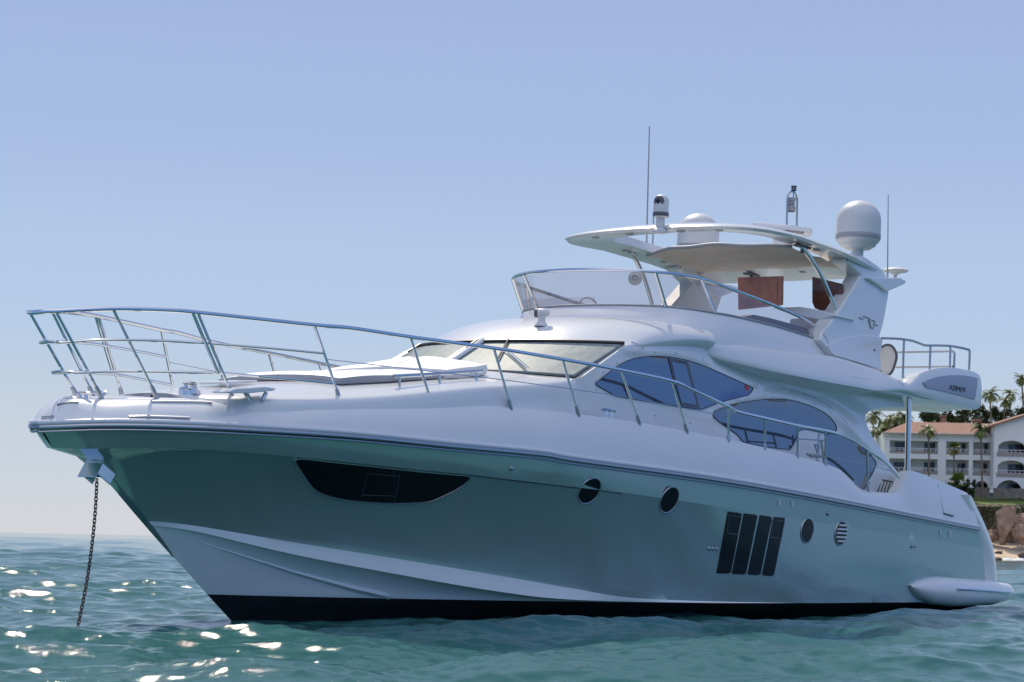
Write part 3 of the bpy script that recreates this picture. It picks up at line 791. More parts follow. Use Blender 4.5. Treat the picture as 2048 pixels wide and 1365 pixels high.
# ---- radar arch --------------------------------------------------------------
def Ya(z): return interp(z, [4.2, 4.6, 5.2, 6.1], [2.09, 1.95, 1.90, 1.82])
def Pa(u, v, o=0.0):
    z = 5
    for _ in range(5): p = Py(u, v, Ya(z) + o); z = p.z
    return p
arch_px = [(1722, 551), (1702, 584), (1681, 618), (1661, 646), (1645, 664), (1640, 680), (1652, 695), (1664, 713), (1700, 723), (1730, 732), (1762, 744), (1757, 715), (1759, 694), (1764, 677), (1760, 673), (1767, 650), (1773, 620), (1778, 590), (1778.5, 572), (1775, 556), (1767, 541), (1754, 530), (1741, 521), (1729, 513), (1716, 511), (1700, 505), (1690, 520)]
apts = [tuple(a[:2]) for a in resample([Vector((a[0], a[1], 0)) for a in arch_px + [arch_px[0]]], 90)][:-1]
pts, faces, _ = cdt(apts, 12)
arch = MB(); arch.plate([Pa(p.x, p.y) for p in pts], faces, edge_loop(faces), (0.0, -0.30, 0)); AB = arch.bvh()
ar = arch.build('radar_arch', M['white'], Y, smooth=35, bevel=0.03)
mb = MB()
skirt = [(1652, 692), (1672, 681), (1700, 674), (1730, 672), (1752, 674), (1764, 677), (1757, 712), (1761, 742), (1730, 731), (1700, 722), (1664, 712)]
decal(AB, skirt, 0.028, 0.04, 14, mb, densify=50); mb.build('arch_skirt', M['white'], ar, smooth=40, bevel=0.012)
mb = MB(); sh_px = [(1735, 556), (1751, 556), (1801, 556), (1813, 562), (1811, 568), (1775, 584), (1760, 572)]
mb.prism([Py(u, v, 1.92) for u, v in sh_px], (0, -0.40, 0)); mb.build('arch_shelf', M['white'], ar, smooth=0, bevel=0.02)
mir(ar)
mb = MB()                                      # the "70" emblem: thin raised strokes
for st in ([(1717.5, 635), (1722, 638), (1726, 638)], [(1726, 633), (1738, 637), (1741, 656)], [(1741, 656), (1746, 657), (1749, 643), (1742, 640)], [(1736, 640), (1740, 655.5)], [(1746.5, 648), (1751, 650.5), (1755, 651)]):
    mb.tube(surf_pts(AB, st, 0.008), 0.009, 6)
mb.build('emblem', M['grey'], ar)
mb = MB(); decal(AB, [(1744, 700), (1754, 701), (1754, 704.5), (1744, 703.5)], 0.03, 0.05, 0, mb); mb.build('scupper', M['black'], ar, smooth=0)

# ---- hardtop -----------------------------------------------------------------
half = [(9.16, 0), (9.15, 0.5), (9.11, 1.0), (9.02, 1.42), (8.84, 1.75), (8.52, 1.93), (8.05, 1.98), (7.3, 1.98), (6.4, 1.97), (5.6, 1.94), (5.0, 1.90), (4.55, 1.84), (4.3, 1.7), (4.15, 1.4), (4.08, 0.8), (4.05, 0)]
hin = [(8.52, 0), (8.51, 0.4), (8.46, 0.75), (8.36, 1.02), (8.18, 1.22), (7.95, 1.32), (7.6, 1.36), (7.1, 1.37), (6.5, 1.37), (6.0, 1.36), (5.6, 1.34), (5.3, 1.28), (5.15, 1.15), (5.05, 0.9), (5.0, 0.5), (5.0, 0)]
ho = cat([(a, b, 0) for a, b in half], 4); hi_ = cat([(a, b, 0) for a, b in hin], 4)
ho = ho + [Vector((p.x, -p.y, 0)) for p in reversed(ho[1:-1])]; hi_ = hi_ + [Vector((p.x, -p.y, 0)) for p in reversed(hi_[1:-1])]
def zr(x, y): return interp(x, [4, 4.7, 6, 7.5, 9.1], [5.84, 5.92, 6.02, 6.07, 6.02]) + 0.05 * (1 - (y / 2) ** 2)
ht = MB(); rows = []
for a, b in zip(ho, hi_):
    inn = (b - a).normalized()
    za, zb_ = zr(a.x, a.y), zr(b.x, b.y)
    a2 = a + inn * 0.05; a3 = a + inn * 0.16
    rows.append([Vector((b.x, b.y, zb_ + 0.03)), a.lerp(b, 0.3) + Vector((0, 0, lerp(za, zb_, .3) + 0.01)), Vector((a2.x, a2.y, za - 0.005)), Vector((a.x, a.y, za + 0.035)), Vector((a2.x, a2.y, za + 0.075)),
                 Vector((a3.x, a3.y, za + 0.105)), a.lerp(b, .55) + Vector((0, 0, za + 0.155)), Vector((b.x, b.y, zb_ + 0.17))])
ht.grid(rows, close_u=True, close_v=True)
ht_o = ht.build('hardtop', M['white'], Y, smooth=45); HTB = ht.bvh()
cv = MB(); rows = []
for i in range(25):
    r = []
    for j in range(33):
        f = -1 + 2 * j / 32; y = 1.44 * f; x = lerp(6.82 + 0.52 * (1 - f * f), 5.0, i / 24)
        sag = -0.05 * (1 - f * f) * math.sin(i / 24 * math.pi) + 0.012 * math.sin(9 * f + i * .9)
        r.append(Vector((x, y, lerp(6.045, zr(5.0, 1.3) + 0.0, i / 24) + 0.02 * (1 - f * f) + sag)))
    rows.append(r)
cv.grid(rows); cvo = cv.build('canvas_roof', M['canvas'], ht_o, smooth=60)
mb = MB(); mb.tube([p + Vector((0.01, 0, 0.015)) for p in rows[0]], 0.03, 8); mb.build('front_piping', M['grey'], cvo)
for x, y in ((8.75, -1.2), (8.78, -0.5), (8.78, .5), (8.75, 1.2), (7.2, -1.65), (6.0, -1.65), (5.0, -1.5), (6.4, 1.66), (4.6, .4)):
    mb = MB(); mb.lathe([(0, -.012), (.06, -.012), (.07, 0.0), (.06, .02)], (x, y, zr(x, y) + 0.012), k=16); mb.build('downlight', M['grey'], ht_o)
for x, y in ((6.9, 1.67), (4.7, -.6)):
    mb = MB(); mb.box((x, y, zr(x, y) - 0.02), (0.42, 0.12, 0.035)); mb.box((x, y, zr(x, y) - 0.08), (0.05, 0.05, 0.1)); mb.build('speaker', M['darkgrey'], ht_o, smooth=0, bevel=0.01)
# stainless legs
lp = cat([Py(u, v, y) for u, v, y in ((1595, 485, 1.66), (1618, 512, 1.70), (1642, 551, 1.75), (1663, 598, 1.80), (1677, 635, 1.84))], 5)
for s in (1, -1):
    mb = MB(); mb.tube([Vector((p.x, p.y * s, p.z)) for p in lp], 0.036, 10); lg = mb.build('hardtop_leg', M['steel'], Y)
    mb = MB(); mb.box(Vector((lp[0].x, lp[0].y * s, lp[0].z - 0.005)), (0.30, 0.11, 0.02)); mb.build('leg_flange', M['grey'], lg, smooth=0)
    mb = MB(); mb.box(Vector((lp[-1].x, lp[-1].y * s, lp[-1].z)), (0.2, 0.12, 0.04)); mb.build('leg_foot', M['darkgrey'], lg, smooth=0)

# ---- domes, radar, lights, antennas ------------------------------------------
def dome(c):
    s = 0.383
    mb = MB(); prof = [(s * 0.80, 0.0), (s * 0.90, 0.035), (s * 0.985, 0.08), (s, 0.11)]
    prof += [(s, 0.16), (s * 0.995, 0.40)] + [(s * 0.985 * math.cos(a), 0.42 + 0.34 * math.sin(a)) for a in (R_(k) for k in range(4, 90, 6))] + [(0.001, 0.76)]
    mb.lathe(prof, c, k=48); d = mb.build('satellite_dome', M['dome'], Y, smooth=50)
    mb = MB(); mb.lathe([(s * 0.988, 0.085), (s + 0.004, 0.11), (s + 0.004, 0.17), (s, 0.175)], c, k=48); mb.build('grey_band', M['grey'], d, smooth=60)
    mb = MB(); mb.lathe([(0.001, -0.09), (s * 0.55, -0.08), (s * 0.8, -0.02), (s * 0.82, 0.0), (0, 0.001)], c, k=40)
    mb.lathe([(0.105, -0.55), (0.105, -0.08)], c, k=20); mb.build('dome_pedestal', M['dome'], d, smooth=40)
    return d
dA = Py(1715.5, 490, 1.62); dome((dA.x, dA.y, dA.z)); dome(Py(1394.5, 511, -1.62))
hx = HTB
def on_ht(u, v, y): return Py(u, v, y)
# thermal camera on the front edge of the hardtop
tc0 = Py(1320, 461, 0.35)
mb = MB(); mb.lathe([(0.001, -0.04), (0.12, -0.04), (0.12, 0.0), (0.07, 0.03), (0.07, 0.2), (0.1, 0.21), (0.12, 0.22), (0.125, 0.3)], tc0, k=24); cm = mb.build('thermal_camera', M['dome'], Y)
mb = MB(); mb.lathe([(0.127, 0.215), (0.13, 0.22), (0.13, 0.275), (0.127, 0.28)], tc0, k=24); mb.build('grey_band', M['darkgrey'], cm)
mb = MB(); mb.lathe([(0.122, 0.28), (0.122, 0.46)] + [(0.122 * math.cos(a), 0.46 + 0.11 * math.sin(a)) for a in (R_(k) for k in range(10, 91, 16))], tc0, k=24); mb.build('camera_head', M['dome'], cm)
dirc = (Vector((O_B.x, O_B.y, 0)) - Vector((tc0.x, tc0.y, 0))).normalized(); sidev = Vector((-dirc.y, dirc.x, 0))
fd = (dirc + sidev * 0.55).normalized()
if (O_B + ray(1310, 420) * 35 - tc0).dot(sidev) < 0: fd = (dirc + sidev * 0.55).normalized()
fw = (dirc * 0.9 - Vector(BT @ RIGHT) * 0.42).normalized()
mb = MB(); mb.lathe([(0.001, 0.012), (0.04, 0.012), (0.045, 0.0), (0.085, -0.01), (0.095, -0.06)], tc0 + Vector((0, 0, 0.45)) + fw * 0.115, fw, 20); mb.build('lens', M['darkgrey'], cm)
mb = MB(); mb.lathe([(0.001, 0.02), (0.03, 0.018), (0.034, 0.008)], tc0 + Vector((0, 0, 0.45)) + fw * 0.12, fw, 16); mb.build('lens_glass', M['black'], cm)
# searchlight on the brow
sl = Py(1083, 652, 0.9)
h, n = hit(BRB, 1083, 651)
if h is not None: sl = h
mb = MB(); mb.lathe([(0.106, -0.020), (0.106, 0.000), (0.066, 0.040), (0.053, 0.053), (0.050, 0.132), (0.001, 0.132)], sl, k=20); so = mb.build('searchlight', M['dome'], Y)
rt = BT @ RIGHT
mb = MB(); mb.lathe([(0.001, 0.086), (0.040, 0.086), (0.063, 0.053), (0.066, -0.013), (0.066, -0.073), (0.001, -0.073)], sl + Vector((0, 0, 0.18)) + rt * 0.02, (rt + (BT @ DEPTH) * -0.3).normalized(), 20); mb.build('lamp_housing', M['dome'], so)
mb = MB(); mb.lathe([(0.065, -0.073), (0.069, -0.125), (0.059, -0.125), (0.056, -0.079)], sl + Vector((0, 0, 0.18)) + rt * 0.02, (rt + (BT @ DEPTH) * -0.3).normalized(), 20); mb.build('lamp_bezel', M['darkgrey'], so)
# radar scanner and light mast
rc = Py(1585, 461, 0.35); rdir = (BT @ RIGHT + (BT @ DEPTH) * 0.35).normalized()
rdir.z = 0
mb = MB(); mb.tube([rc - rdir * 0.75, rc - rdir * 0.72, rc + rdir * 0.33, rc + rdir * 0.36], [0.07, 0.085, 0.085, 0.07], 16); ra = mb.build('radar_scanner', M['white'], Y)
mb = MB(); mb.lathe([(0.15, -0.42), (0.15, -0.1), (0.05, -0.08), (0.05, 0)], rc - rdir * 0.2, k=20); mb.build('radar_pedestal', M['white'], ra)
rb = MB(); rb.v = [tuple(a) for a in [rc - rdir * 0.75 + Vector((0, 0, -.1)), rc + rdir * 0.4 + Vector((0, 0, -.1)), rc + rdir * 0.4 + Vector((0, 0, .1)), rc - rdir * 0.75 + Vector((0, 0, .1))]]
tv = Vector((O_B.x - rc.x, O_B.y - rc.y, 0)).normalized() * 0.092; rb.v = [tuple(Vector(a) + tv) for a in rb.v]; rb.f = [(0, 1, 2, 3)]; rb.m = [0]
letters('marine', rb.bvh(), [(1571, 457.5), (1607.5, 461.5), (1607.5, 469), (1571, 467)], M['maroon'], 'radar_lettering', ra, off=0.002, depth=0.002)
ml = MB(); mb_ = []
mlx = Py(1583, 455, 0.0); W_ = 0.115
def mpt(u, v): return Py(u, v, 0.2)
fr = [mpt(1573.5, 456), mpt(1574.5, 400), mpt(1576, 391), mpt(1580, 385), mpt(1584, 383), mpt(1588, 385), mpt(1592, 391), mpt(1594.5, 400), mpt(1593.5, 456)]
ml.tube([fr[0]] + cat(fr[1:-1], 4) + [fr[-1]], 0.018, 8); ml.tube([fr[0], fr[-1]], 0.02, 8); ml.tube([mpt(1587, 385), mpt(1586.5, 400)], 0.012, 6)
mo = ml.build('light_mast', M['brushed'], Y)
mb = MB(); mb.lathe([(0.05, 0), (0.05, 0.02), (0.045, 0.03), (0.045, 0.07), (0.06, 0.075), (0.055, 0.085), (0.001, 0.085)], mpt(1587.5, 382), k=16); mb.build('anchor_light', M['darkgrey'], mo)
mb = MB(); mb.lathe([(0.075, -0.12), (0.085, -0.1), (0.085, -0.03), (0.06, -0.02), (0.06, 0.0), (0.075, 0.01), (0.075, 0.03), (0.06, 0.04), (0.06, 0.06), (0.08, 0.07), (0.08, 0.12), (0.001, 0.12)], mpt(1582, 410), k=16); mb.build('steaming_light', M['grey'], mo)
def aerial(p, q, r0, name='whip_antenna', m='grey'):
    mb = MB(); mb.tube([p, p.lerp(q, .12), p.lerp(q, .13), q], [r0, r0, r0 * .7, r0 * .45], 8); o = mb.build(name, M[m], Y); return o
aerial(Py(1292.5, 515, -1.75), Py(1299, 253, -1.75), 0.022, m='grey'); aerial(Py(1304.5, 515, -1.7), Py(1308, 410, -1.7), 0.022, m='grey')
aerial(Py(1775, 558, 1.78), Py(1776.5, 389, 1.78), 0.017)
gp = Py(1791, 541, 1.65)
mb = MB(); mb.lathe([(0.001, 0.05), (0.1, 0.045), (0.2, 0.015), (0.235, -0.005), (0.2, -0.03), (0.09, -0.05), (0.03, -0.09), (0.02, -0.18)], gp, k=28); mb.build('gps_antenna', M['dome'], Y)
# fly-side horn and helm lamp behind the windscreen
mb = MB(); mb.lathe([(0.001, 0.05), (0.03, 0.04), (0.06, 0.0), (0.115, -0.02), (0.12, -0.03), (0.05, 0.06)], Py(1270, 557, -1.3), (0.8, 0.5, 0.0), 20); mb.build('loudhailer', M['dome'], Y)

# ---- aft flybridge rails ------------------------------------------------------
fr_px = [(1764, 677), (1796, 678), (1812, 680), (1826, 682.5), (1838, 687), (1849, 691), (1862, 691.5), (1875, 691.5), (1901, 692.5), (1919, 695.5), (1934, 699), (1939, 704), (1938, 741)]
rp = cat([Py(u, v, 2.22) for u, v in fr_px], 5)
for s in (1, -1):
    mb = MB(); mb.tube([Vector((p.x, p.y * s, p.z)) for p in rp], 0.022, 10); mb.build('aft_rail', M['brushed'], Y)
    for a, b in (((1808, 681), (1805.5, 757)), ((1861, 692), (1859, 743)), ((1901, 693), (1899.5, 738))):
        A, B = Py(*a, 2.22), Py(*b, 2.22); mb = MB(); mb.tube([Vector((A.x, A.y * s, A.z)), Vector((B.x, B.y * s, B.z))], 0.02, 8); mb.build('aft_rail_post', M['brushed'], Y)
for v in (703.5, 734):
    mb = MB(); a = Px(1905, v - 0.5, 2.0); mb.tube([Vector((2.0, -2.1, a.z)), Vector((2.0, a.y - .05, a.z)), a], 0.02, 8); mb.build('aft_rail', M['brushed'], Y)
a = Px(1909, 706, 1.98); b = Px(1908, 738, 1.98); mb = MB(); mb.tube([Px(1905, 703, 1.98), a, b], 0.022, 8); mb.build('aft_rail_post', M['brushed'], Y)
pp = Py(1817, 800, 2.0); pq = Py(1815, 945, 2.0)
mb = MB(); mb.tube([(pp.x - .02, pp.y, 3.82), (pq.x, pq.y, 2.4)], 0.05, 14); mb.build('overhang_pole', M['steel'], Y)

# ---- bow rails ----------------------------------------------------------------
def Yrl(x): return interp(x, [6, 17, 19, 20, 20.8, 21.1, 21.25], [Ybul(6) + .03, Ybul(17) + .05, Ybul(19) + .07, 0.73, 0.44, 0.26, 0.0]) if x > 17 else Ybul(x) + 0.04
tr_px = [(113, 623), (171, 620), (249, 618), (342, 621), (390, 625), (512, 638), (629, 650.5), (700, 656.5), (821, 674.5), (988, 697), (1125, 719), (1241, 740.5), (1343, 762.5), (1387, 781), (1457, 814), (1476, 824), (1530, 837), (1596, 852), (1651, 862), (1684, 871), (1715, 886), (1734, 900), (1762, 918), (1778, 933), (1797, 956)]
def rail_pt(u, v): return PY(u, v, Yrl, lo=2.0)
TR = [Vector((21.255, 0, 3.40)), Vector((21.24, 0.09, 3.405)), Vector((21.20, 0.165, 3.415))] + [rail_pt(u, v) for u, v in tr_px]
trc = cat(TR, 6)
mb = MB(); mb.tube([Vector((p.x, -p.y, p.z)) for p in reversed(trc[1:])] + trc, 0.026, 10); br_o = mb.build('bow_rail', M['steel'], Y)
def stan(a, b, r=0.018, name='stanchion', side=(1, -1), ya=None):
    A = rail_pt(*a) if ya is None else Py(*a, ya)
    B = PY(*b, Ybul, lo=2.0)
    for s in side:
        mb = MB(); Bs, As = Vector((B.x, B.y * s, B.z)), Vector((A.x, A.y * s, A.z))
        mb.tube([As, Bs.lerp(As, .14)], r, 8); st = mb.build(name, M['steel'], Y)
        mb = MB(); mb.tube([Bs.lerp(As, .15), Bs.lerp(As, .12), Bs - Vector((0, 0, .02))], [r * 1.1, r * 1.45, r * 1.8], 10); mb.build('stanchion_foot', M['brushed'], st)
stan_px = [((113, 625), (205, 798)), ((228, 622), (315, 797)), ((396, 627), (468, 799)), ((629, 651), (680, 800)), ((821, 675), (863, 806)), ((988, 698), (1022, 816)), ((1125, 720), (1157, 829)), ((1241, 741), (1279, 846)), ((1343, 763), (1374, 863)),
           ((1457.5, 815), (1456.5, 880)), ((1530, 838), (1529.5, 896)), ((1595.5, 853), (1595, 913)), ((1651, 863), (1650.5, 928)), ((1734, 900), (1736, 982))]
for a, b in stan_px: stan(a, b)
def along(a, b, v): t = (v - a[1]) / (b[1] - a[1]); return (lerp(a[0], b[0], t), v)
def blendY(f): return lambda x: lerp(Yrl(x), Ybul(x - 0.0) if x < 20.3 else max(0.0, 0.25 * (20.85 - x) / .55 + 0.03), f)
mid1 = [(120, 686), (205, 680.5), (342, 683), (407, 687), (424, 688), (536, 697), (646, 707.5)]
mid2 = [(164, 746), (239, 743.5), (342, 744.5), (439, 747), (451, 747.5), (560, 757), (665, 767.5)]
for px, f, xt in ((mid1, .35, 21.05), (mid2, .7, 20.85)):
    q = [PY(u, v, lambda x, f=f: lerp(Yrl(x), max(Ybul(x), 0.0), f) if x < 20.6 else max(0.0, lerp(0.5, 0.0, (x - 20.6) / (xt - 20.6)) * (1 - .2 * f)), lo=2) for u, v in px]
    q0 = Vector((xt + .03, 0, q[0].z))
    q = [q0, q0 + Vector((-.015, 0.08, 0)), q0 + Vector((-.06, 0.16, 0))] + q
    c = cat(q, 5); mb = MB(); mb.tube([Vector((p.x, -p.y, p.z)) for p in reversed(c[1:])] + c, 0.017, 8); mb.build('mid_rail', M['steel'], Y)
gq = Vector(rail_pt(386, 627)); gB = PY(468, 799, Ybul); gA = rail_pt(396, 627)
for s in (1, -1):
    a = gq; b = a + (gB - gA) * 0.70; mb = MB(); mb.tube([Vector((a.x, a.y * s, a.z)), Vector((b.x, b.y * s, b.z))], 0.02, 8); mb.build('gate_post', M['steel'], Y)
# lifelines
ll = [along(*stan_px[3], 719), along(*stan_px[4], 741), along(*stan_px[5], 760), along(*stan_px[6], 778), along(*stan_px[7], 796), along(*stan_px[8], 815), along(*stan_px[9], 834)]
q = [PY(u, v, lambda x: lerp(Yrl(x), Ybul(x), .5), lo=2) for u, v in ll]
for s in (1, -1):
    mb = MB(); mb.tube([Vector((p.x, p.y * s, p.z)) for p in q], 0.006, 6); mb.build('lifeline', M['brushed'], Y)
q = [PY(u, v, lambda x: lerp(Yrl(x), Ybul(x), .5), lo=2) for u, v in ((1597, 878), (1651, 882))] ; mb = MB(); mb.tube(q, 0.012, 6); mb.build('lifeline', M['brushed'], Y)
q = [PY(u, v, lambda x: lerp(Yrl(x), Ybul(x), .5), lo=2) for u, v in ((1651, 914), (1734, 929), (1781, 942))] ; mb = MB(); mb.tube(q, 0.007, 6); mb.build('lifeline', M['brushed'], Y)

# ---- deck gear -----------------------------------------------------------------
def cleat(c, d, L=0.34, h=0.11, name='cleat'):
    c = Vector(c); d = Vector(d).normalized(); mb = MB()
    mb.tube([c - d * L / 2 + Vector((0, 0, h)), c - d * L * .3 + Vector((0, 0, h + .01)), c + d * L * .3 + Vector((0, 0, h + .01)), c + d * L / 2 + Vector((0, 0, h))], [0.012, 0.022, 0.022, 0.012], 8)
    for s in (-1, 1): mb.tube([c + d * L * .17 * s, c + d * L * .17 * s + Vector((0, 0, h))], 0.02, 8)
    return mb.build(name, M['steel'], Y)
c = PY(1217, 838, lambda x: Ybul(x) - .03, lo=2); cleat(c, (1, 0, 0))
cleat(Vector((c.x, -c.y, c.z)), (1, 0, 0))
cleat(Py(166, 801, .15), (-.3, 1, 0), .22, .07); cleat(Py(201, 799, -.25), (-.3, 1, 0), .22, .07)
wpt = Py(380, 800, 0.55); wpt.z = max(wpt.z, (TB.ray_cast(Vector((wpt.x, wpt.y, 6)), Vector((0, 0, -1)))[0] or wpt).z - .01); mb = MB(); mb.lathe([(0.12, -.02), (0.12, 0.04), (0.085, 0.06), (0.075, 0.1), (0.11, 0.125), (0.115, 0.14), (0.001, 0.145)], wpt, k=24)
for dx in (-.09, .12): mb.lathe([(0.04, 0), (0.04, .07), (.05, .08), (.001, .085)], wpt + Vector((0.05, dx, 0)), k=12)
mb.build('windlass', M['steel'], Y)
mb = MB(); bq = [Py(u, v, 1.38) for u, v in ((453, 784), (470, 778), (530, 774), (553, 777), (548, 782), (500, 787), (462, 787))]
mb.prism(bq, (0, -.28, 0)); bo = mb.build('deck_step', M['white'], Y, smooth=0, bevel=0.01)
mb = MB()
for a, b in (((491, 786), (501, 801)), ((532, 786), (524, 801))): mb.tube([Py(*a, 1.30), Py(*b, 1.30)], 0.028, 8)
mb.build('step_leg', M['steel'], bo)
# steel wear strips on the bow cap
for px in ([(115, 811), (128, 807.5), (157, 806)], [(65, 840), (85, 836), (107, 834.5)], [(304, 805), (340, 805), (400, 806), (424, 808)], [(258, 835), (300, 834.5), (350, 836), (379, 837)]):
    p = surf_pts(BB, px, 0.006)
    if len(p) > 1: mb = MB(); mb.tube(cat(p, 4), 0.018, 8); mb.build('wear_strip', M['brushed'], Y)
# non-skid sheet on the bow cap
# grab rails beside the sun pad
gr = [Py(u, v, 1.42) for u, v in ((787, 753), (880, 748), (964, 742.5))]
for s in (1, -1):
    mb = MB(); mb.tube([Vector((p.x, p.y * s, p.z)) for p in gr], 0.024, 10); go = mb.build('grab_rail', M['steel'], Y)
    for u, v1, v2 in ((799, 753, 773), (879, 748, 768), (953, 743, 763)):
        A, B = Py(u, v1, 1.42), Py(u, v2, 1.42); mb = MB(); mb.tube([Vector((A.x, A.y * s, A.z)), Vector((B.x, B.y * s, B.z))], 0.018, 8); mb.build('rail_post', M['steel'], go)
# wipers
def wiper(y, dy):
    a = ws_pt(0.03, y) + Vector((0.03, 0, 0.03)); b = ws_pt(0.66, y + dy) + Vector((0.02, 0, 0.04))
    mb = MB(); mb.tube([a, b], 0.009, 6); mb.tube([a + Vector((0, .05, 0)), b + Vector((0, .05, 0))], 0.007, 6); w = mb.build('wiper', M['steel'], Y)
    mb = MB(); d = (ws_pt(0.95, y + dy * 1.3) - ws_pt(0.25, y + dy * .9)).normalized(); c = b + Vector((0, 0, -.012)); mb.tube([c - d * .38, c + d * .38], 0.017, 6); mb.build('wiper_blade', M['black'], w)
wiper(1.35, -0.75); wiper(-0.10, 0.0); wiper(-1.65, 0.1)

# ---- joints and fastenings
for bv, px in ((BRB, [(1262, 684), (1275, 689), (1288, 697), (1296, 707)]), (AB, [(1646, 668), (1656, 684), (1664, 711)]), (WB, [(1795, 761), (1806, 771), (1812, 784)]), (WB, [(1860, 743), (1866, 752)]), (WB, [(1898, 737), (1903, 745)]), (SB, [(1560, 776), (1620, 792), (1662, 815), (1694, 846)]), (BB, [(1255, 838), (1258, 860), (1262, 898)])):
    q = surf_pts(bv, px, 0.001)
    if len(q) > 2: mb = MB(); mb.tube(cat(q, 3), 0.005, 5); mb.build('panel_joint', M['grey'], Y)
for u, v in ((1193, 781), (1207, 746), (1234, 727), (1268, 707), (1310, 705), (1352, 707), (1406, 718), (1463, 741), (1515, 769), (1492, 801), (1462, 808), (1428, 823), (1426, 838), (1530, 789), (1546, 786), (1588, 795), (1631, 810), (1661, 826), (1310, 832), (1380, 846), (1754, 930), (1740, 967)):
    h, n = hit(SB, u, v)
    if h is not None: mb = MB(); mb.lathe([(.011, 0), (.009, .005), (.001, .006)], h, n, 8); mb.build('screw_cap', M['darkgrey'], side_o)
for u, v in ((925, 689), (1000, 684), (1100, 683), (1190, 684), (1265, 686)):
    h, n = hit(BRB, u, v)
    if h is not None: mb = MB(); mb.lathe([(.011, 0), (.009, .005), (.001, .006)], h, n, 8); mb.build('screw_cap', M['darkgrey'], brow_o)
# flush hatch ahead of the sun pad
hz_ = TB.ray_cast(Vector((18.25, 0, 6)), Vector((0, 0, -1)))[0]
mb = MB(); mb.prism([(18.55, -.32, hz_.z - .01), (18.55, .32, hz_.z - .01), (17.98, .32, hz_.z + .06), (17.98, -.32, hz_.z + .06)], (0, 0, .03)); ho_ = mb.build('deck_hatch', M['white'], Y, smooth=0, bevel=.012)
# ---- hull fittings --------------------------------------------------------------
HW = [(590, 924), (592, 919), (610, 917), (650, 922), (760, 934), (850, 944), (930, 951), (938, 954), (936, 962), (915, 978), (885, 993), (860, 1003), (830, 1006), (780, 1007), (725, 1004), (680, 998), (645, 988), (625, 975), (608, 952)]
c = cat([(a[0], a[1], 0) for a in HW], 4, True)
mb = decal(HB, [(p.x, p.y) for p in c], 0.006, 0.03, 14, densify=90); hw = mb.build('hull_window', M['hullglass'], Y, smooth=30)
mb = MB(); q = surf_pts(HB, [(p.x, p.y) for p in c], 0.008); mb.tube(q, 0.010, 6, closed=True); mb.build('window_trim', M['brushed'], hw)
mb = MB()
for a, b in (((735, 947), (722, 994)), ((800, 947), (788, 1003)), ((735, 947), (800, 952)), ((724, 990), (792, 992))):
    mb.tube(surf_pts(HB, [(lerp(a[0], b[0], k / 6), lerp(a[1], b[1], k / 6)) for k in range(7)], 0.008), 0.004, 5)
mb.build('pane_joint', M['darkgrey'], hw)
def porthole(u, v, rw, rh, louvre=False):
    h, n = hit(HB, u, v); R = 0.197
    # real circle in the plane of the hull
    e1 = Vector((1, 0, 0)); e1 = (e1 - n * e1.dot(n)).normalized(); e2 = n.cross(e1)
    mb = MB(); q = [h + n * 0.004 + (e1 * math.cos(a) + e2 * math.sin(a)) * R for a in (2 * math.pi * k / 40 for k in range(40))]
    mb.tube(q, 0.011, 8, closed=True); o = mb.build('porthole', M['brushed'], Y)
    mb = MB(); qq = [h + (e1 * math.cos(a) + e2 * math.sin(a)) * (R - .01) for a in (2 * math.pi * k / 40 for k in range(40))]
    mb.prism([p + n * 0.008 for p in qq], -n * 0.02); mb.build('pane', M['hullglass'], o, smooth=20)
    if louvre:
        mb = MB()
        if e2.z < 0: e2 = -e2
        for k in range(5):
            z = -0.13 + 0.065 * k; w = math.sqrt(max(0, (R - .03) ** 2 - z * z))
            mb.tube([h + n * 0.02 + e2 * z - e1 * w, h + n * 0.02 + e2 * z + e1 * w], 0.018, 8)
        mb.build('louvre_slat', M['white'], o)
    return o
for a in ((1178.5, 982, 18, 29), (1338, 1000, 14, 27), (1614, 1062, 11, 25)):
    porthole(*a)
porthole(1681, 1067, 10, 24, True)
vent = [(1455, 1023, 1484, 1027, 1461, 1147.5, 1432, 1147), (1487, 1027, 1515, 1030, 1491, 1149.5, 1463, 1148.5), (1519, 1030.5, 1544, 1034, 1520, 1151, 1494, 1150), (1547, 1034, 1570, 1036, 1547, 1153, 1523, 1151.5)]
vo = None
mbv = MB(); decal(HB, [(1454, 1022), (1571, 1035), (1548, 1154), (1431, 1148)], 0.003, 0.02, 16, mbv, densify=40); vo = mbv.build('engine_vent', M['hull'], Y, smooth=20)
for q in vent:
    mb = MB(); decal(HB, [(q[0], q[1]), (q[2], q[3]), (q[4], q[5]), (q[6], q[7])], 0.007, 0.01, 16, mb, densify=40); mb.build('vent_panel', M['hullglass'], vo, smooth=20)
for px in ([(1456, 1031), (1481, 1034), (1474, 1069), (1452, 1067)], [(1545, 1041), (1567, 1043), (1561, 1077), (1540, 1075)]):
    mb = MB(); q = surf_pts(HB, px, 0.012); mb.tube(q, 0.009, 6, closed=True); mb.build('hatch_frame', M['darkgrey'], vo)
def stud(u, v, r, name='drain_stud'):
    h, n = hit(HB, u, v); mb = MB(); mb.lathe([(r, 0), (r * .9, r * .35), (r * .5, r * .65), (0.001, r * .75)], h, n, 14); return mb.build(name, M['brushed'], Y)
for u, v, r in ((1022, 937, .035), (1655, 1027, .042), (1418, 1097.5, .03), (1425, 1098, .03), (1433, 1098.5, .03), (1823, 1093, .038), (1830, 1093.5, .03)): stud(u, v, r)
for u, v in ((1558, 1006), (1584, 1008), (1881, 1066), (1899, 1068)):
    mb = MB(); decal(HB, [(u - 3.2, v - 6), (u + 2.2, v - 6), (u + 3, v + 6), (u - 2, v + 6)], 0.012, 0.02, 0, mb); mb.build('rub_latch', M['railstrip'], Y, smooth=0)
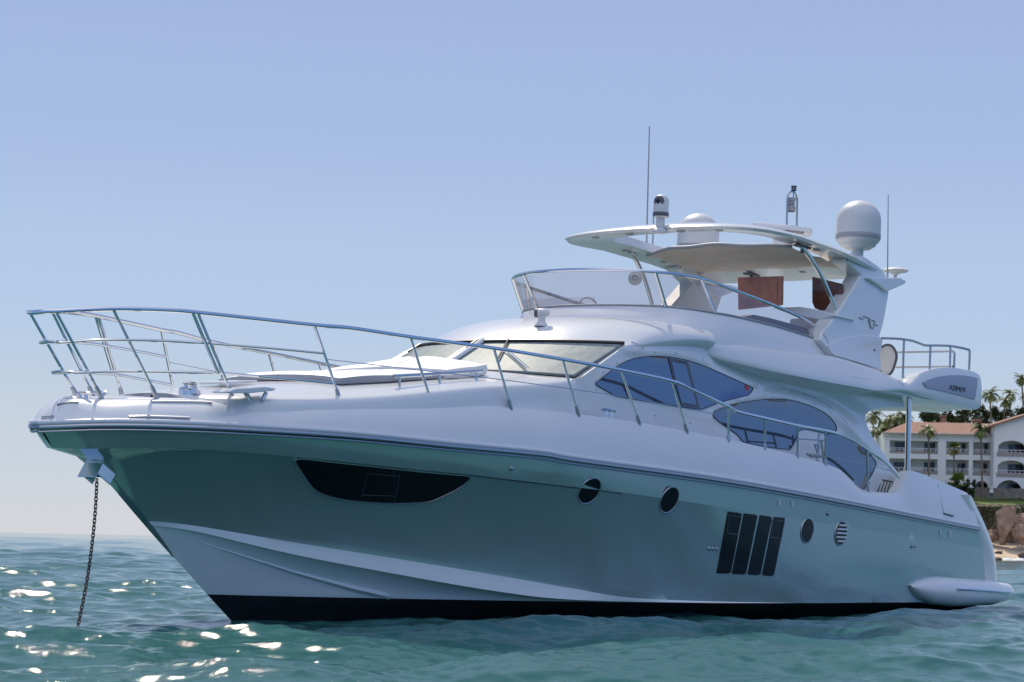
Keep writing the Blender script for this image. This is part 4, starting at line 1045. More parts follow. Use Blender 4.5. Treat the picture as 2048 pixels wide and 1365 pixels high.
# hatch outline on the quarter
mb = MB(); q = surf_pts(BB, [(1871, 958), (1875, 968), (1884, 1012), (1887, 1027), (1905, 1032)], 0.002)
if len(q) > 2: mb.tube(q, 0.006, 6); mb.build('hatch_seam', M['grey'], Y)
q = surf_pts(BB, [(1887, 1027), (1896, 1030), (1906, 1032.5)], 0.01); mb = MB()
if len(q) > 1: mb.tube(q, 0.014, 6); mb.build('hatch_grip', M['darkgrey'], Y)
mb = MB(); mb.tube(surf_pts(HB, [(a, b + 1.5) for a, b in kn_px[3:8]] + [(1200, 982), (1245, 988)], 0.001), 0.007, 5); mb.build('knuckle_shade_line', M['darkgrey'], hull_o)  # dark strip drawn in for the shade under the knuckle step
# stem plate and anchor roller
mb = MB(); rows = []
for (u, v), (u2, v2) in zip(((204, 948), (232, 982), (263, 1019), (300, 1062), (330, 1096), (347, 1115)), ((216, 948), (245, 980), (277, 1017), (310, 1058), (335, 1093), (348.5, 1114))):
    p = Py(u, v, 0.0) + Vector((0.012, 0, 0)); h, n = hit(HB, u2, v2)
    if h is None: continue
    q = h + n * 0.008; rows.append([q - n * 0.03, q, p, Vector((q.x, -q.y, q.z)), Vector((q.x, -q.y, q.z)) - n * 0.03])
mb.grid(rows); mb.build('stem_plate', M['steel'], Y)
rA = Py(216, 908, 0.0); rM = Py(192, 953, 0.0)
ax = (rM - rA).normalized(); ax = Vector((ax.x, 0, ax.z)).normalized(); nr = Vector((0, 1, 0)); tn = ax.cross(nr)
mb = MB(); c0 = rA - ax * 0.06
for t, wd in ((-1, 0), ):
    pass
hw_, hh_ = 0.16, 0.12; L_ = (rM - rA).length + 0.10
def rp_(a, y, t): return c0 + ax * a + nr * y + tn * t
def quadbox(P, th):  # thin plates
    mb.prism(P, th)
quadbox([rp_(0, hw_, -hh_), rp_(L_, hw_, -hh_), rp_(L_, hw_, hh_), rp_(0, hw_, hh_)], nr * -0.015)
quadbox([rp_(0, -hw_, -hh_), rp_(L_, -hw_, -hh_), rp_(L_, -hw_, hh_), rp_(0, -hw_, hh_)], nr * 0.015)
quadbox([rp_(0, -hw_, hh_), rp_(L_ + .05, -hw_, hh_), rp_(L_ + .05, hw_, hh_), rp_(0, hw_, hh_)], tn * -0.015)
quadbox([rp_(0, -hw_, -hh_), rp_(L_ - .1, -hw_, -hh_), rp_(L_ - .1, hw_, -hh_), rp_(0, hw_, -hh_)], tn * 0.015)
mb.box(rp_(-0.02, 0, 0), (0.06, 0.5, 0.30), Matrix.Rotation(0.6, 3, 'Y'))
an = mb.build('anchor_roller', M['steel'], Y, smooth=0, bevel=0.01)
mb = MB(); mb.lathe([(0.001, -.13), (.07, -.13), (.045, 0), (.07, .13), (.001, .13)], rp_(L_ - .09, 0, 0.0), (0, 1, 0), 20); mb.build('roller_wheel', M['black'], an)

# ================================================================== things on and off the yacht
# anchor chain, a real row of links
ca = BOAT @ rp_(L_ - .02, 0.0, -0.03)
d = ray_w(155, 1252); cb = CAM + d * ((-0.25 - CAM.z) / d.z) if False else None
dep = (ca - CAM).dot(DEPTH)
cb = PW(153.5, 1262, dep + 0.15)
n = 42; ch_b = MB(); L = (cb - ca).length; pitch = L / n
prevx = Vector((0, 1, 0))
sagv = (BOAT @ Vector((-0.06, 0, 0)))
for i in range(n):
    t = (i + .5) / n; c = ca.lerp(cb, t) + sagv * 4 * t * (1 - t); dr = (cb - ca).normalized()
    sd_ = dr.orthogonal().normalized(); sd_ = Matrix.Rotation((math.pi / 2) * (i % 2) + 0.5, 3, dr) @ sd_
    hl, hw2 = pitch * 0.70, pitch * 0.42
    q = []
    for k in range(12):
        a = 2 * math.pi * k / 12; e = math.cos(a)
        q.append(c + dr * (hl - hw2) * (1 if e > 0 else -1) * min(1, abs(e) * 3) + dr * hw2 * e + sd_ * hw2 * math.sin(a))
    ch_b.tube(q, pitch * 0.16, 6, closed=True)
tag(ch_b.build('anchor_chain', M['chain']), 'rusty anchor chain hanging from the bow into the water', 'chain')

# sun pad cushions on the foredeck trunk
def cushion(name, label, xs, ys, h, group, m2=True, puff=0.05, base=0.0, wav=0.03):
    mb = MB(); nx, ny = 16, 8; bot, topp = [], []
    x0, x1 = xs; y0, y1 = ys
    def zt(x, y):
        o = Vector((x, y, 6)); hh = TB.ray_cast(o, Vector((0, 0, -1)))[0]; return hh.z if hh is not None else zc(x)
    zb = [[zt(lerp(x0, x1, i / nx), lerp(y0, y1, j / ny)) + 0.012 + base for j in range(ny + 1)] for i in range(nx + 1)]
    rows_t = []
    for i in range(nx + 1):
        r = []
        for j in range(ny + 1):
            x, y = lerp(x0, x1, i / nx), lerp(y0, y1, j / ny); e = min(1, min(i, nx - i) / 2) * min(1, min(j, ny - j) / 2)
            r.append(Vector((x, y, zb[i][j] + h + puff * math.sqrt(e) + wav * math.sin(x * 3.1) * .5)))
        rows_t.append(r)
    mb.grid(rows_t)
    per = [(i, 0) for i in range(nx)] + [(nx, j) for j in range(ny)] + [(i, ny) for i in range(nx, 0, -1)] + [(0, j) for j in range(ny, 0, -1)]
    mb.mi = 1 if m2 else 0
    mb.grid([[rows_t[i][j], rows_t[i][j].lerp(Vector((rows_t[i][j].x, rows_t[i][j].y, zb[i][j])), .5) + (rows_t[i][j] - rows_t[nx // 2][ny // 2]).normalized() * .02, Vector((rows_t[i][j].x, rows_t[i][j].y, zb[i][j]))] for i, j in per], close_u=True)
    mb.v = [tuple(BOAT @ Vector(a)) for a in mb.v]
    o = mb.build(name, [M['cushion'], M['cushion_shade']], None, smooth=50, bevel=0)
    return tag(o, label, 'cushion', group)
G = 'cushions of the foredeck sun pad'
cushion('sun_pad', 'port half of the flat sun pad, beside the near grab rail', (17.3, 15.3), (0.015, 1.08), 0.08, G, puff=.03)
cushion('sun_pad', 'starboard half of the flat sun pad, its shade-grey front edge farther left', (17.3, 15.3), (-1.08, -0.015), 0.08, G, puff=.03)
cushion('head_rest', 'port raised head cushion of the sun pad under the windshield', (15.28, 14.45), (0.02, 1.15), 0.12, G, m2=False, puff=.035)
cushion('head_rest', 'starboard raised head cushion of the sun pad, farther from the camera', (15.28, 14.45), (-1.15, -0.02), 0.12, G, m2=False, puff=.035)

# folding steps on the side deck by the third window
st = thing('folding_ladder', 'small folding step ladder standing on the side deck behind the rail', 'ladder', BOAT @ Vector((6.95, 2.22, 1.95)))
lm = MB()
def lw(u, v, y=2.28): return BOAT @ Py(u, v, y)
lp_ = MB()
stM = st.matrix_basis.inverted() if False else Matrix.Translation(-Vector(st.location))
def lpart(name, segs, r, m):
    mb = MB()
    for a, b in segs: mb.tube([stM @ lw(*a), stM @ lw(*b)], r, 8)
    return mb.build(name, M[m], st)
lpart('front_rail', [((1638, 868), (1634, 925)), ((1642, 880), (1648, 926))], 0.018, 'brushed')
lpart('rear_rail', [((1629, 889), (1637, 892)), ((1629, 890), (1636, 908)), ((1640, 890), (1633, 922))], 0.013, 'brushed')
lpart('tread', [((1614, 909), (1649, 914)), ((1620, 913), (1640, 914))], 0.02, 'grey')
# rounded white chair on the aft flybridge
cs = thing('deck_chair', 'rounded white chair with dark edging behind the radar arch', 'chair', BOAT @ Vector((3.6, 1.0, 3.95)))
cM = Matrix.Translation(-Vector(cs.location))
ov = [(1757, 700), (1766, 693), (1775, 690), (1784, 693), (1791, 703), (1793, 714), (1790, 728), (1785, 742), (1778, 750), (1768, 750), (1760, 742), (1757, 728)]
q = [cM @ (BOAT @ Px(u, v, 3.6)) for u, v in ov]
qc = cat(q, 4, True)
mb = MB(); mb.prism(qc, BOAT @ Vector((-.06, 0, 0))); mb.build('back_rest', M['cushion'], cs, smooth=0)
mb = MB(); mb.tube(qc, 0.022, 8, closed=True); mb.build('edge_piping', M['darkgrey'], cs)
mb = MB(); mb.prism([cM @ (BOAT @ p) for p in (Vector((3.55, 0.75, 4.12)), Vector((3.55, 1.25, 4.12)), Vector((3.0, 1.25, 4.10)), Vector((3.0, 0.75, 4.10)))], BOAT @ Vector((0, 0, -.08))); mb.build('seat', M['cushion'], cs, smooth=0)

#@@BACKGROUND@@
# ================================================================== sea
SEA_SEED = 237
def sea_mesh():
    rng = np.random.default_rng(SEA_SEED)
    a_f = np.radians(np.arange(-17.5, 17.5, 0.052)); a_c1 = np.radians(np.arange(-180, -17.5, 2.5)); a_c2 = np.radians(np.arange(17.5, 180.01, 2.5))
    ang = np.concatenate([a_c1, a_f, a_c2])
    r = [0.3, 2, 5, 8, 10, 11.5]
    while r[-1] < 9000:
        q = r[-1]; r.append(q + (max(0.04, q * 0.0027) if q < 110 else q * 0.008 if q < 450 else q * 0.03))
    r = np.array(r); A, Rr = np.meshgrid(ang, r, indexing='ij')
    rt, dp = np.array(RIGHT[:2]), np.array(DEPTH[:2])
    X = CAM.x + Rr * (np.sin(A) * rt[0] + np.cos(A) * dp[0]); Yw = CAM.y + Rr * (np.sin(A) * rt[1] + np.cos(A) * dp[1])
    cell = np.maximum(np.gradient(r)[None, :], 0.0)
    cell = np.where(np.abs(A) > np.radians(17.6), Rr * 0.05, np.maximum(cell, Rr * 0.0011))
    Z = np.zeros_like(X); DX = np.zeros_like(X); DY = np.zeros_like(X)
    main = math.atan2(-(dp[1] * 0.85 - rt[1] * 0.35), -(dp[0] * 0.85 - rt[0] * 0.35))
    lams = np.exp(np.linspace(math.log(0.13), math.log(26), 96))
    for lam in lams:
        k = 2 * math.pi / lam
        th = main + rng.normal(0, 0.75)
        s = np.interp(math.log(lam), [math.log(.13), math.log(.35), math.log(1), math.log(2.5), math.log(7), math.log(14), math.log(26)], [0.036, 0.042, 0.038, 0.031, 0.019, 0.010, 0.008])
        amp = s / k
        ph = k * (math.cos(th) * X + math.sin(th) * Yw) + rng.uniform(0, 6.28)
        fade = np.clip((lam / cell - 2.0) / 2.0, 0, 1)
        c, sn = np.cos(ph), np.sin(ph)
        Z += amp * fade * c; DX -= amp * fade * 0.85 * math.cos(th) * sn; DY -= amp * fade * 0.85 * math.sin(th) * sn
    # the bow wave zone lies a little calmer in the lee of the hull
    V = np.stack([X + DX, Yw + DY, Z - 0.03], -1).reshape(-1, 3)
    na, nr = A.shape
    i, j = np.meshgrid(np.arange(na - 1), np.arange(nr - 1), indexing='ij'); b = (i * nr + j).ravel()
    F = np.stack([b, b + 1, b + nr + 1, b + nr], -1)
    me = bpy.data.meshes.new('sea'); me.vertices.add(len(V)); me.vertices.foreach_set('co', V.ravel())
    me.loops.add(F.size); me.loops.foreach_set('vertex_index', F.ravel()); me.polygons.add(len(F))
    me.polygons.foreach_set('loop_start', np.arange(len(F)) * 4); me.polygons.foreach_set('use_smooth', np.ones(len(F), bool))
    me.update(calc_edges=True); me.validate()
    o = bpy.data.objects.new('sea', me); COL.objects.link(o); return o
def sea_mat():
    m = bpy.data.materials.new('green_sea_water'); m.use_nodes = True; nt = m.node_tree; b = nt.nodes['Principled BSDF']
    b.inputs['Base Color'].default_value = (0.034, 0.125, 0.118, 1); b.inputs['Roughness'].default_value = 0.07; b.inputs['IOR'].default_value = 1.33
    tc = nt.nodes.new('ShaderNodeTexCoord'); prev = None
    for sc, st, ds, det in ((5.0, 0.5, 0.022, 7), (20.0, 0.3, 0.008, 3)):
        mp = nt.nodes.new('ShaderNodeMapping'); mp.inputs['Rotation'].default_value = (0, 0, 0.9); mp.inputs['Scale'].default_value = (1.0, 1.7, 1.0)
        n = nt.nodes.new('ShaderNodeTexNoise'); n.inputs['Scale'].default_value = sc; n.inputs['Detail'].default_value = det; n.inputs['Roughness'].default_value = 0.55
        bu = nt.nodes.new('ShaderNodeBump'); bu.inputs['Strength'].default_value = st; bu.inputs['Distance'].default_value = ds
        nt.links.new(tc.outputs['Object'], mp.inputs['Vector']); nt.links.new(mp.outputs[0], n.inputs['Vector']); nt.links.new(n.outputs['Fac'], bu.inputs['Height'])
        if prev: nt.links.new(prev.outputs['Normal'], bu.inputs['Normal'])
        prev = bu
    nt.links.new(prev.outputs['Normal'], b.inputs['Normal'])
    return m
sea = sea_mesh(); sea.data.materials.append(sea_mat()); tag(sea, kind='structure')

# ================================================================== the shore behind the stern
HZ = V0 + math.tan(cr) * (1920 - 1024)
def G(u, v, D):                       # upright world point: picture column u, height read from v, depth D
    return CAM + RIGHT * ((u - 1024) * D / CAM_F) + DEPTH * D + Vector((0, 0, (HZ - v) * D / CAM_F))
def noise1(x, s): return math.sin(x * 1.7 + s) * .5 + math.sin(x * 3.9 + s * 2.1) * .3 + math.sin(x * 8.3 + s * .7) * .2
M['sand'] = mat('beach_sand', (0.55, 0.43, 0.30), 0.9, noise=0.12, nscale=0.5)
M['lawn'] = mat('lawn_grass', (0.13, 0.17, 0.035), 0.9, noise=0.3, nscale=0.6, bump=0.5, bscale=6)
M['scrub'] = mat('scrub_slope', (0.05, 0.055, 0.03), 0.95, col2=(0.20, 0.15, 0.10), noise=0.5, nscale=0.35, bump=1.0, bscale=2)
M['rock'] = mat('warm_granite', (0.33, 0.22, 0.15), 0.9, noise=0.45, nscale=0.55, bump=1.0, bscale=1.6)
M['rockdark'] = mat('wet_rock', (0.10, 0.075, 0.06), 0.7, noise=0.4, nscale=1.0, bump=1.0, bscale=2)
M['stucco'] = mat('white_stucco', (0.84, 0.80, 0.74), 0.85, noise=0.06, nscale=0.4)
M['tile'] = mat('terracotta_roof', (0.30, 0.155, 0.11), 0.85, noise=0.25, nscale=1.2, bump=0.6, bscale=4)
M['stonewall'] = mat('stone_wall', (0.20, 0.17, 0.14), 0.9, noise=0.4, nscale=1.2, bump=0.8, bscale=3)
M['pane'] = mat('window_glass', (0.03, 0.035, 0.045), 0.15, spec=0.6)
M['lattice'] = mat('brick_lattice', (0.34, 0.29, 0.25), 0.9, noise=0.35, nscale=6)
M['palmtrunk'] = mat('palm_bark', (0.20, 0.15, 0.11), 0.95, noise=0.3, nscale=3)
M['frond'] = mat('palm_frond', (0.13, 0.17, 0.035), 0.5, noise=0.45, nscale=0.9)
M['frond_dry'] = mat('dry_frond', (0.34, 0.28, 0.08), 0.7, noise=0.35, nscale=0.9)
M['leaf'] = mat('dark_leaf', (0.045, 0.065, 0.025), 0.7, col2=(0.10, 0.115, 0.045), noise=0.5, nscale=0.8)
M['bark'] = mat('bark', (0.13, 0.10, 0.075), 0.95)
M['foam'] = mat('sea_foam', (0.75, 0.77, 0.78), 0.8, noise=0.12, nscale=2)

def sheet(name, rows, m, kind='structure', thick=None):
    mb = MB(); mb.grid(rows); o = mb.build(name, m, None, smooth=60); return tag(o, kind=kind)
us_ = [1150 + i * 9 for i in range(150)]
def shore_row(v0, D, amp, s, dv=1.0): return [G(u, v0 + amp * noise1(u * 0.02, s) + (interp(u, [1150, 1700], [8, 0]) * dv), D + 1.5 * noise1(u * .013, s + 2)) for u in us_]
sheet('beach', [shore_row(1130, 300, 1, 1), shore_row(1121, 322, 1.5, 2), shore_row(1104, 334, 1.5, 3), shore_row(1088, 341, 1.5, 4), shore_row(1070, 346, 2, 5)], M['sand'])
sheet('cliff', [shore_row(1090, 342, 5, 5), shore_row(1066, 344, 5, 6), shore_row(1045, 345.5, 5, 7), shore_row(1026, 346.5, 4, 8), shore_row(1012, 347.2, 2, 9), shore_row(1007, 348.5, 1.5, 9)], M['scrub'])
sheet('lawn', [shore_row(1009, 348, 1.2, 9), shore_row(1003, 353, 1, 10), shore_row(997, 359, .5, 11), shore_row(994, 364, 0, 11), shore_row(994, 420, 0, 11), shore_row(960, 600, 3, 12)], M['lawn'])
# the bay curves round: a brown headland out of frame to the right, seen only as a reflection in the side windows
rows = []
for i in range(26):
    t = i / 25; ax_, ay_ = lerp(230, 560, t), lerp(60, 345, t ** 1.4); r = []
    for k in range(9):
        q = k / 8; hh = (11 + 5 * noise1(t * 9, 3)) * q ** .6
        p = CAM + RIGHT * (ax_ + 45 * q + 3 * noise1(t * 14 + k, 1)) + DEPTH * (ay_ - 30 * q + 3 * noise1(t * 11 + k * 2, 4)); p.z = -0.5 + hh + noise1(k * 2 + t * 20, 2) * .8 * q
        r.append(p)
    rows.append(r)
sheet('headland', rows, M['scrub'])
# surf along the sand
mb = MB()
for k in range(26):
    u = 1960 + k * 12 + random.uniform(-4, 4); c = G(u, 1121.5 + random.uniform(-3, 2.5), 318 + random.uniform(-6, 4)); c.z = random.uniform(.1, .35)
    r = random.uniform(.5, 1.1)
    mb.lathe([(r * 1.6, -.4), (r * 1.3, 0.0), (r * .7, r * .28), (.001, r * .34)], c, k=9)
tag(mb.build('surf', M['foam'], None, smooth=60), kind='stuff')

def boulder(name, label, px, D, m, seed, group=None):
    """a craggy rock whose silhouette follows the given picture box (u0, v0, u1, v1)"""
    u0, v0, u1, v1 = px; c = G((u0 + u1) / 2, (v0 + v1) / 2, D); w = (u1 - u0) * D / CAM_F / 2; h = (v1 - v0) * D / CAM_F / 2
    rg = random.Random(seed); pl = [(Vector((rg.gauss(0, 1), rg.gauss(0, 1), rg.gauss(0, .8))).normalized(), rg.uniform(.72, .98)) for _ in range(22)]
    rows = []
    for i in range(41):
        r = []
        for j in range(64):
            a, b = math.pi * i / 40, 2 * math.pi * j / 64
            d = Vector((math.sin(a) * math.cos(b), math.sin(a) * math.sin(b), math.cos(a))); rr = 1.12
            for nn, q in pl:
                e = d.dot(nn)
                if e > 0.05: rr = min(rr, q / e)
            rr *= 1 + .16 * fractal(d * 1.7 + Vector((seed, 0, 0)), .9, 2.1, 5)
            r.append(c + RIGHT * d.x * w * rr + DEPTH * d.y * w * rr + up * d.z * h * rr)
        rows.append(r)
    mb = MB(); mb.grid(rows, close_v=True); o = mb.build(name, m, None, smooth=28); return tag(o, label, 'rock', group)
boulder('boulder', 'tall squarish tan boulder standing on the beach under the lawn', (1988, 1006, 2031, 1082), 338, M['rock'], 3)
boulder('boulder', 'broad tan boulder at the right edge, right of the tall squarish one', (2020, 1044, 2068, 1088), 336, M['rock'], 8)
boulder('boulder', 'brush-topped brown boulder above the broad one at the right edge', (2024, 1022, 2072, 1062), 341, M['rock'], 5)
boulder('boulder', 'low pale rock half buried at the foot of the tall boulder', (1972, 1060, 2000, 1082), 339, M['rock'], 12)
boulder('boulder', 'small flat rock lying in the middle of the sand', (1988, 1100, 2006, 1108), 332, M['rockdark'], 21)
boulder('boulder', 'dark wet rock at the water line next to the stern', (1985, 1112, 2005, 1124), 320, M['rockdark'], 22)
boulder('boulder', 'brown rock on the sand at the right edge above the surf', (2036, 1100, 2064, 1118), 322, M['rockdark'], 23)
# low reef of dark rock in the surf
mb = MB()
boulder('boulder', 'long flat dark reef rock awash in the surf', (1996, 1121, 2052, 1131), 300, M['rockdark'], 25)

# ---- hotel
FD = 362.0
def box_px(mb, u0, v0, u1, v1, D0, D1):
    a, b = G(u0, v1, D0), G(u1, v0, D0); w = DEPTH * (D1 - D0)
    p = [G(u0, v1, D0), G(u1, v1, D0), G(u1, v0, D0), G(u0, v0, D0)]; mb.prism(p, w)
hotel = thing('hotel', 'long white three-storey hotel with a low hipped red tile roof and balconies', 'building', G(1870, 985, FD))
hm = Matrix.Translation(-hotel.location)
def hb(name, mb, m, parent=hotel, org=hotel, smooth=0, bevel=0):
    mb.v = [tuple(Vector(a) - org.location) for a in mb.v]; return mb.build(name, m, parent, smooth=smooth, bevel=bevel)
U0, U1 = 1764, 1985
mb = MB(); box_px(mb, U0, 872, U1, 996, FD + 3, FD + 14); wall = hb('wall', mb, M['stucco'])
mb = MB()
for v0, v1 in ((868, 884), (910, 920), (951, 960)): box_px(mb, U0, v0, U1, v1, FD, FD + 3.3)
hb('floor_slab', mb, M['stucco'])
for a, b in ((1764, 1775), (1872, 1888), (1934, 1942), (1978, 1985)):
    mb = MB(); box_px(mb, a, 868.5, b, 996, FD - 0.06, FD + 3.2); hb('pillar', mb, M['stucco'])
mb = MB()
for k in range(26): box_px(mb, 1766 + k * 4.2, 870, 1767.8 + k * 4.2, 876, FD - 0.55, FD + 0.1)
box_px(mb, U0 - 1, 867.5, U1, 870, FD - 0.8, FD + .5); hb('cornice', mb, M['stucco'])
bays = [(1776, 1871), (1889, 1933), (1943, 1977)]
for a, b in bays:
    for v0 in (905, 944):
        mb = MB(); box_px(mb, a, v0, b, v0 + 7, FD + 0.05, FD + 0.3); bal = hb('balcony_parapet', mb, M['lattice'])
        mb = MB(); box_px(mb, a, v0 - 6.5, b, v0 - 5.6, FD + .1, FD + .2); box_px(mb, a, v0 - 3.2, b, v0 - 2.6, FD + .1, FD + .2)
        for q in range(int((b - a) / 9) + 1): box_px(mb, a + q * 9, v0 - 6.5, a + q * 9 + .8, v0, FD + .1, FD + .2)
        mb.v = [tuple(Vector(p) - hotel.location) for p in mb.v]; mb.build('railing', M['stucco'], bal, smooth=0)
def win(u0, v0, u1, v1, D, parent, org, n=3):
    mb = MB(); box_px(mb, u0 - .7, v0 - .7, u1 + .7, v1, D - 0.12, D + .05); f = hb('window', mb, M['stucco'], parent, org)
    w = (u1 - u0) / n
    for k in range(n):
        mb = MB(); box_px(mb, u0 + k * w + .35, v0, u0 + (k + 1) * w - .35, v1, D - 0.18, D - .10); hb('pane', mb, M['pane'], f, org)
for a, b in ((1785, 1814), (1844, 1871), (1918, 1933), (1964, 1978)):
    win(a, 888, b, 905, FD + 3, hotel, hotel, 3 if b - a > 20 else 2)
for a, b in ((1784, 1813), (1844, 1871), (1911, 1933), (1963, 1978)):
    win(a, 927, b, 944, FD + 3, hotel, hotel, 3 if b - a > 20 else 2)
win(1954, 967, 1974, 984, FD + 3, hotel, hotel, 2)
# ground-floor arch of the third bay
def arch_plate(mb, u0, v0, u1, v1, ua, ub, vs, vt, D0, th):
    """wall panel with an arched opening from the bottom edge: springing at vs, crown at vt"""
    uc, ru = (ua + ub) / 2, (ub - ua) / 2
    px = [(u0, v0), (u1, v0), (u1, v1), (ub, v1), (ub, vs)] + [(uc + ru * math.cos(a), vs - (vs - vt) * math.sin(a)) for a in (math.pi * k / 16 for k in range(1, 16))] + [(ua, vs), (ua, v1), (u0, v1)]
    pts, faces, _ = cdt(px, 0); mb.plate([G(p.x, p.y, D0) for p in pts], faces, edge_loop(faces), DEPTH * th)
mb = MB(); arch_plate(mb, 1888, 960, 1978, 996, 1944, 1977, 984, 961, FD - .02, 0.5); hb('arch_wall', mb, M['stucco'])
# roof
mb = MB(); e = 0.9
A, B, C, D_ = G(1759, 869, FD - 1), G(1990, 869, FD - 1), G(1990, 869, FD + 16), G(1759, 869, FD + 16)
R1, R2 = G(1811, 846.5, FD + 7.5), G(1990, 846.5, FD + 7.5)
mb.add([A, B, C, D_, R1, R2], [(0, 1, 5, 4), (2, 3, 4, 5), (3, 0, 4), (1, 2, 5), (0, 3, 2, 1)]); hb('roof', mb, M['tile'])
mb = MB(); box_px(mb, 1944, 842, 1957, 850, FD + 6, FD + 8); box_px(mb, 1943, 838, 1958, 842, FD + 5.7, FD + 8.3); hb('chimney', mb, M['tile'])

wing_b = thing('hotel_wing', 'tall white gabled hotel wing with arched balconies at the right edge', 'building', G(2020, 985, FD - 3))
WD = FD - 3.0
def wbld(name, mb, m, smooth=0): return hb(name, mb, m, wing_b, wing_b, smooth)
WU0, WU1 = 1983.5, 2172
mb = MB()
gp = [(WU0, 996), (WU0, 850), (2078, 819), (WU1, 850), (WU1, 996)]
mb.prism([G(u, v, WD + 3) for u, v in gp], DEPTH * 14); wbld('wall', mb, M['stucco'])
mb = MB()
gtop = [(WU0, 884), (WU0, 850), (2078, 819), (WU1, 850), (WU1, 884)]
def arch_face(mb, v0, v1, vs, vt, spans, top=None):
    edges = [WU0] + [x for s in spans for x in s] + [WU1]
    px = (top if top else [(WU0, v0), (WU1, v0)])
    px = list(px) + [(WU1, v1)]
    for ua, ub in reversed(spans):
        uc, ru = (ua + ub) / 2, (ub - ua) / 2
        px += [(ub, v1), (ub, vs)] + [(uc + ru * math.cos(a), vs - (vs - vt) * math.sin(a)) for a in (math.pi * k / 14 for k in range(1, 14))] + [(ua, vs), (ua, v1)]
    px += [(WU0, v1)]
    pts, faces, _ = cdt(px, 0); mb.plate([G(p.x, p.y, WD) for p in pts], faces, edge_loop(faces), DEPTH * 0.5)
spans = [(1992, 2046), (2066, 2098), (2112, 2160)]
arch_face(mb, 850, 903, 893, 879.5, spans, [(WU0, 850), (2078, 819), (WU1, 850)])
arch_face(mb, 903.2, 944, 932, 919, spans); arch_face(mb, 944.2, 996, 983.5, 958.5, [(1989, 2042), (2062, 2100), (2112, 2162)])
wbld('arch_wall', mb, M['stucco'])
mb = MB()
for v0, v1 in ((909, 914), (950, 955)): box_px(mb, WU0 + .2, v0, WU1 - .2, v1, WD + .52, WD + 3.1)
for a in (WU0, 2052, 2104, WU1 - 3): box_px(mb, a + .1, 852, a + 3, 995, WD + .52, WD + 3.1)
wbld('floor_slab', mb, M['stucco'])
for v0 in (903.5, 944.5):
    mb = MB(); box_px(mb, 1990, v0, 2047, v0 + 7, WD - .14, WD - .02); bal = wbld('balcony_parapet', mb, M['lattice'])
    mb = MB(); box_px(mb, 1991, v0 - 5.5, 2046, v0 - 4.6, WD + .1, WD + .2)
    for q in range(7): box_px(mb, 1991 + q * 9, v0 - 5.5, 1991.8 + q * 9, v0, WD + .1, WD + .2)
    mb.v = [tuple(Vector(p) - wing_b.location) for p in mb.v]; mb.build('railing', M['stucco'], bal, smooth=0)
for v0, v1 in ((887, 903.5), (927, 944.5), (966, 984)):
    win(2012, v0, 2045, v1, WD + 3, wing_b, wing_b, 3)
    win(2066, v0, 2095, v1, WD + 3, wing_b, wing_b, 3); win(2115, v0, 2150, v1, WD + 3, wing_b, wing_b, 3)
mb = MB()
for s, (ua, va, ub, vb) in ((1, (1976.5, 852.5, 2078, 818.5)), (-1, (2078, 818.5, 2180, 852.5))):
    p = [G(ua, va, WD - .8), G(ub, vb, WD - .8), G(ub, vb - 3.2, WD - .8), G(ua, va - 3.2, WD - .8)]; mb.prism(p, DEPTH * 18)
wbld('roof', mb, M['tile'])
rw = MB(); box_px(rw, 1944, 975, 2200, 994.5, 356, 357.2)
tag(rw.build('retaining_wall', M['stonewall'], None, smooth=0), 'low brown stone retaining wall along the back of the lawn', 'wall')
gpst = MB(); box_px(gpst, 1977, 974, 1984, 985, 355.6, 356.6); box_px(gpst, 1976, 972, 1985, 974, 355.4, 356.8)
tag(gpst.build('gate_post', M['stucco'], None, smooth=0), 'short white gate post on the stone wall beside the arches', 'post')

# ---- palms: arched fronds carrying many narrow leaflets
def frond(mb, base, az, el, L, rg, wl=0.55, droop=1.0, n=22):
    d = Vector((math.cos(az), math.sin(az), 0)); p = base.copy(); e = el; st = L / n; pts = [p.copy()]
    for i in range(n):
        p = p + (d * math.cos(e) + up * math.sin(e)) * st; e -= droop * (1.1 + 1.3 * i / n) / n * 1.25; pts.append(p.copy())
    side = Vector((-d.y, d.x, 0))
    for i in range(1, n):
        t = i / n; w = wl * (math.sin(math.pi * min(1, t * 1.05 + .08)) ** .6) * rg.uniform(.85, 1.1); fw_ = (pts[i + 1] - pts[i]).normalized()
        for s in (-1, 1):
            tipv = pts[i] + side * s * w * .8 + fw_ * w * .55 - up * w * rg.uniform(.25, .55); h = fw_ * st * .48
            mb.add([pts[i] - h, pts[i] + h, tipv + h * .3, tipv - h * .1], [(0, 1, 2, 3)])
    for i in range(n): mb.add([pts[i] - side * .03, pts[i] + side * .03, pts[i + 1] + side * .02, pts[i + 1] - side * .02], [(0, 1, 2, 3)])
def fan(mb, base, az, el, L, rg):
    d = (Vector((math.cos(az), math.sin(az), 0)) * math.cos(el) + up * math.sin(el)).normalized(); c = base + d * L * .55
    side = d.cross(up).normalized() if abs(d.z) < .98 else Vector((1, 0, 0)); n = side.cross(d)
    mb.add([base - side * .03, base + side * .03, c + side * .03, c - side * .03], [(0, 1, 2, 3)])
    for k in range(15):
        a = R_(-105 + 210 * k / 14); q = d * math.cos(a) + side * math.sin(a); l = L * .55 * rg.uniform(.8, 1.05)
        b = side * math.cos(a) - d * math.sin(a); mb.add([c, c + q * l * .6 - b * l * .07, c + q * l - up * l * .18, c + q * l * .6 + b * l * .07], [(0, 1, 2, 3)])
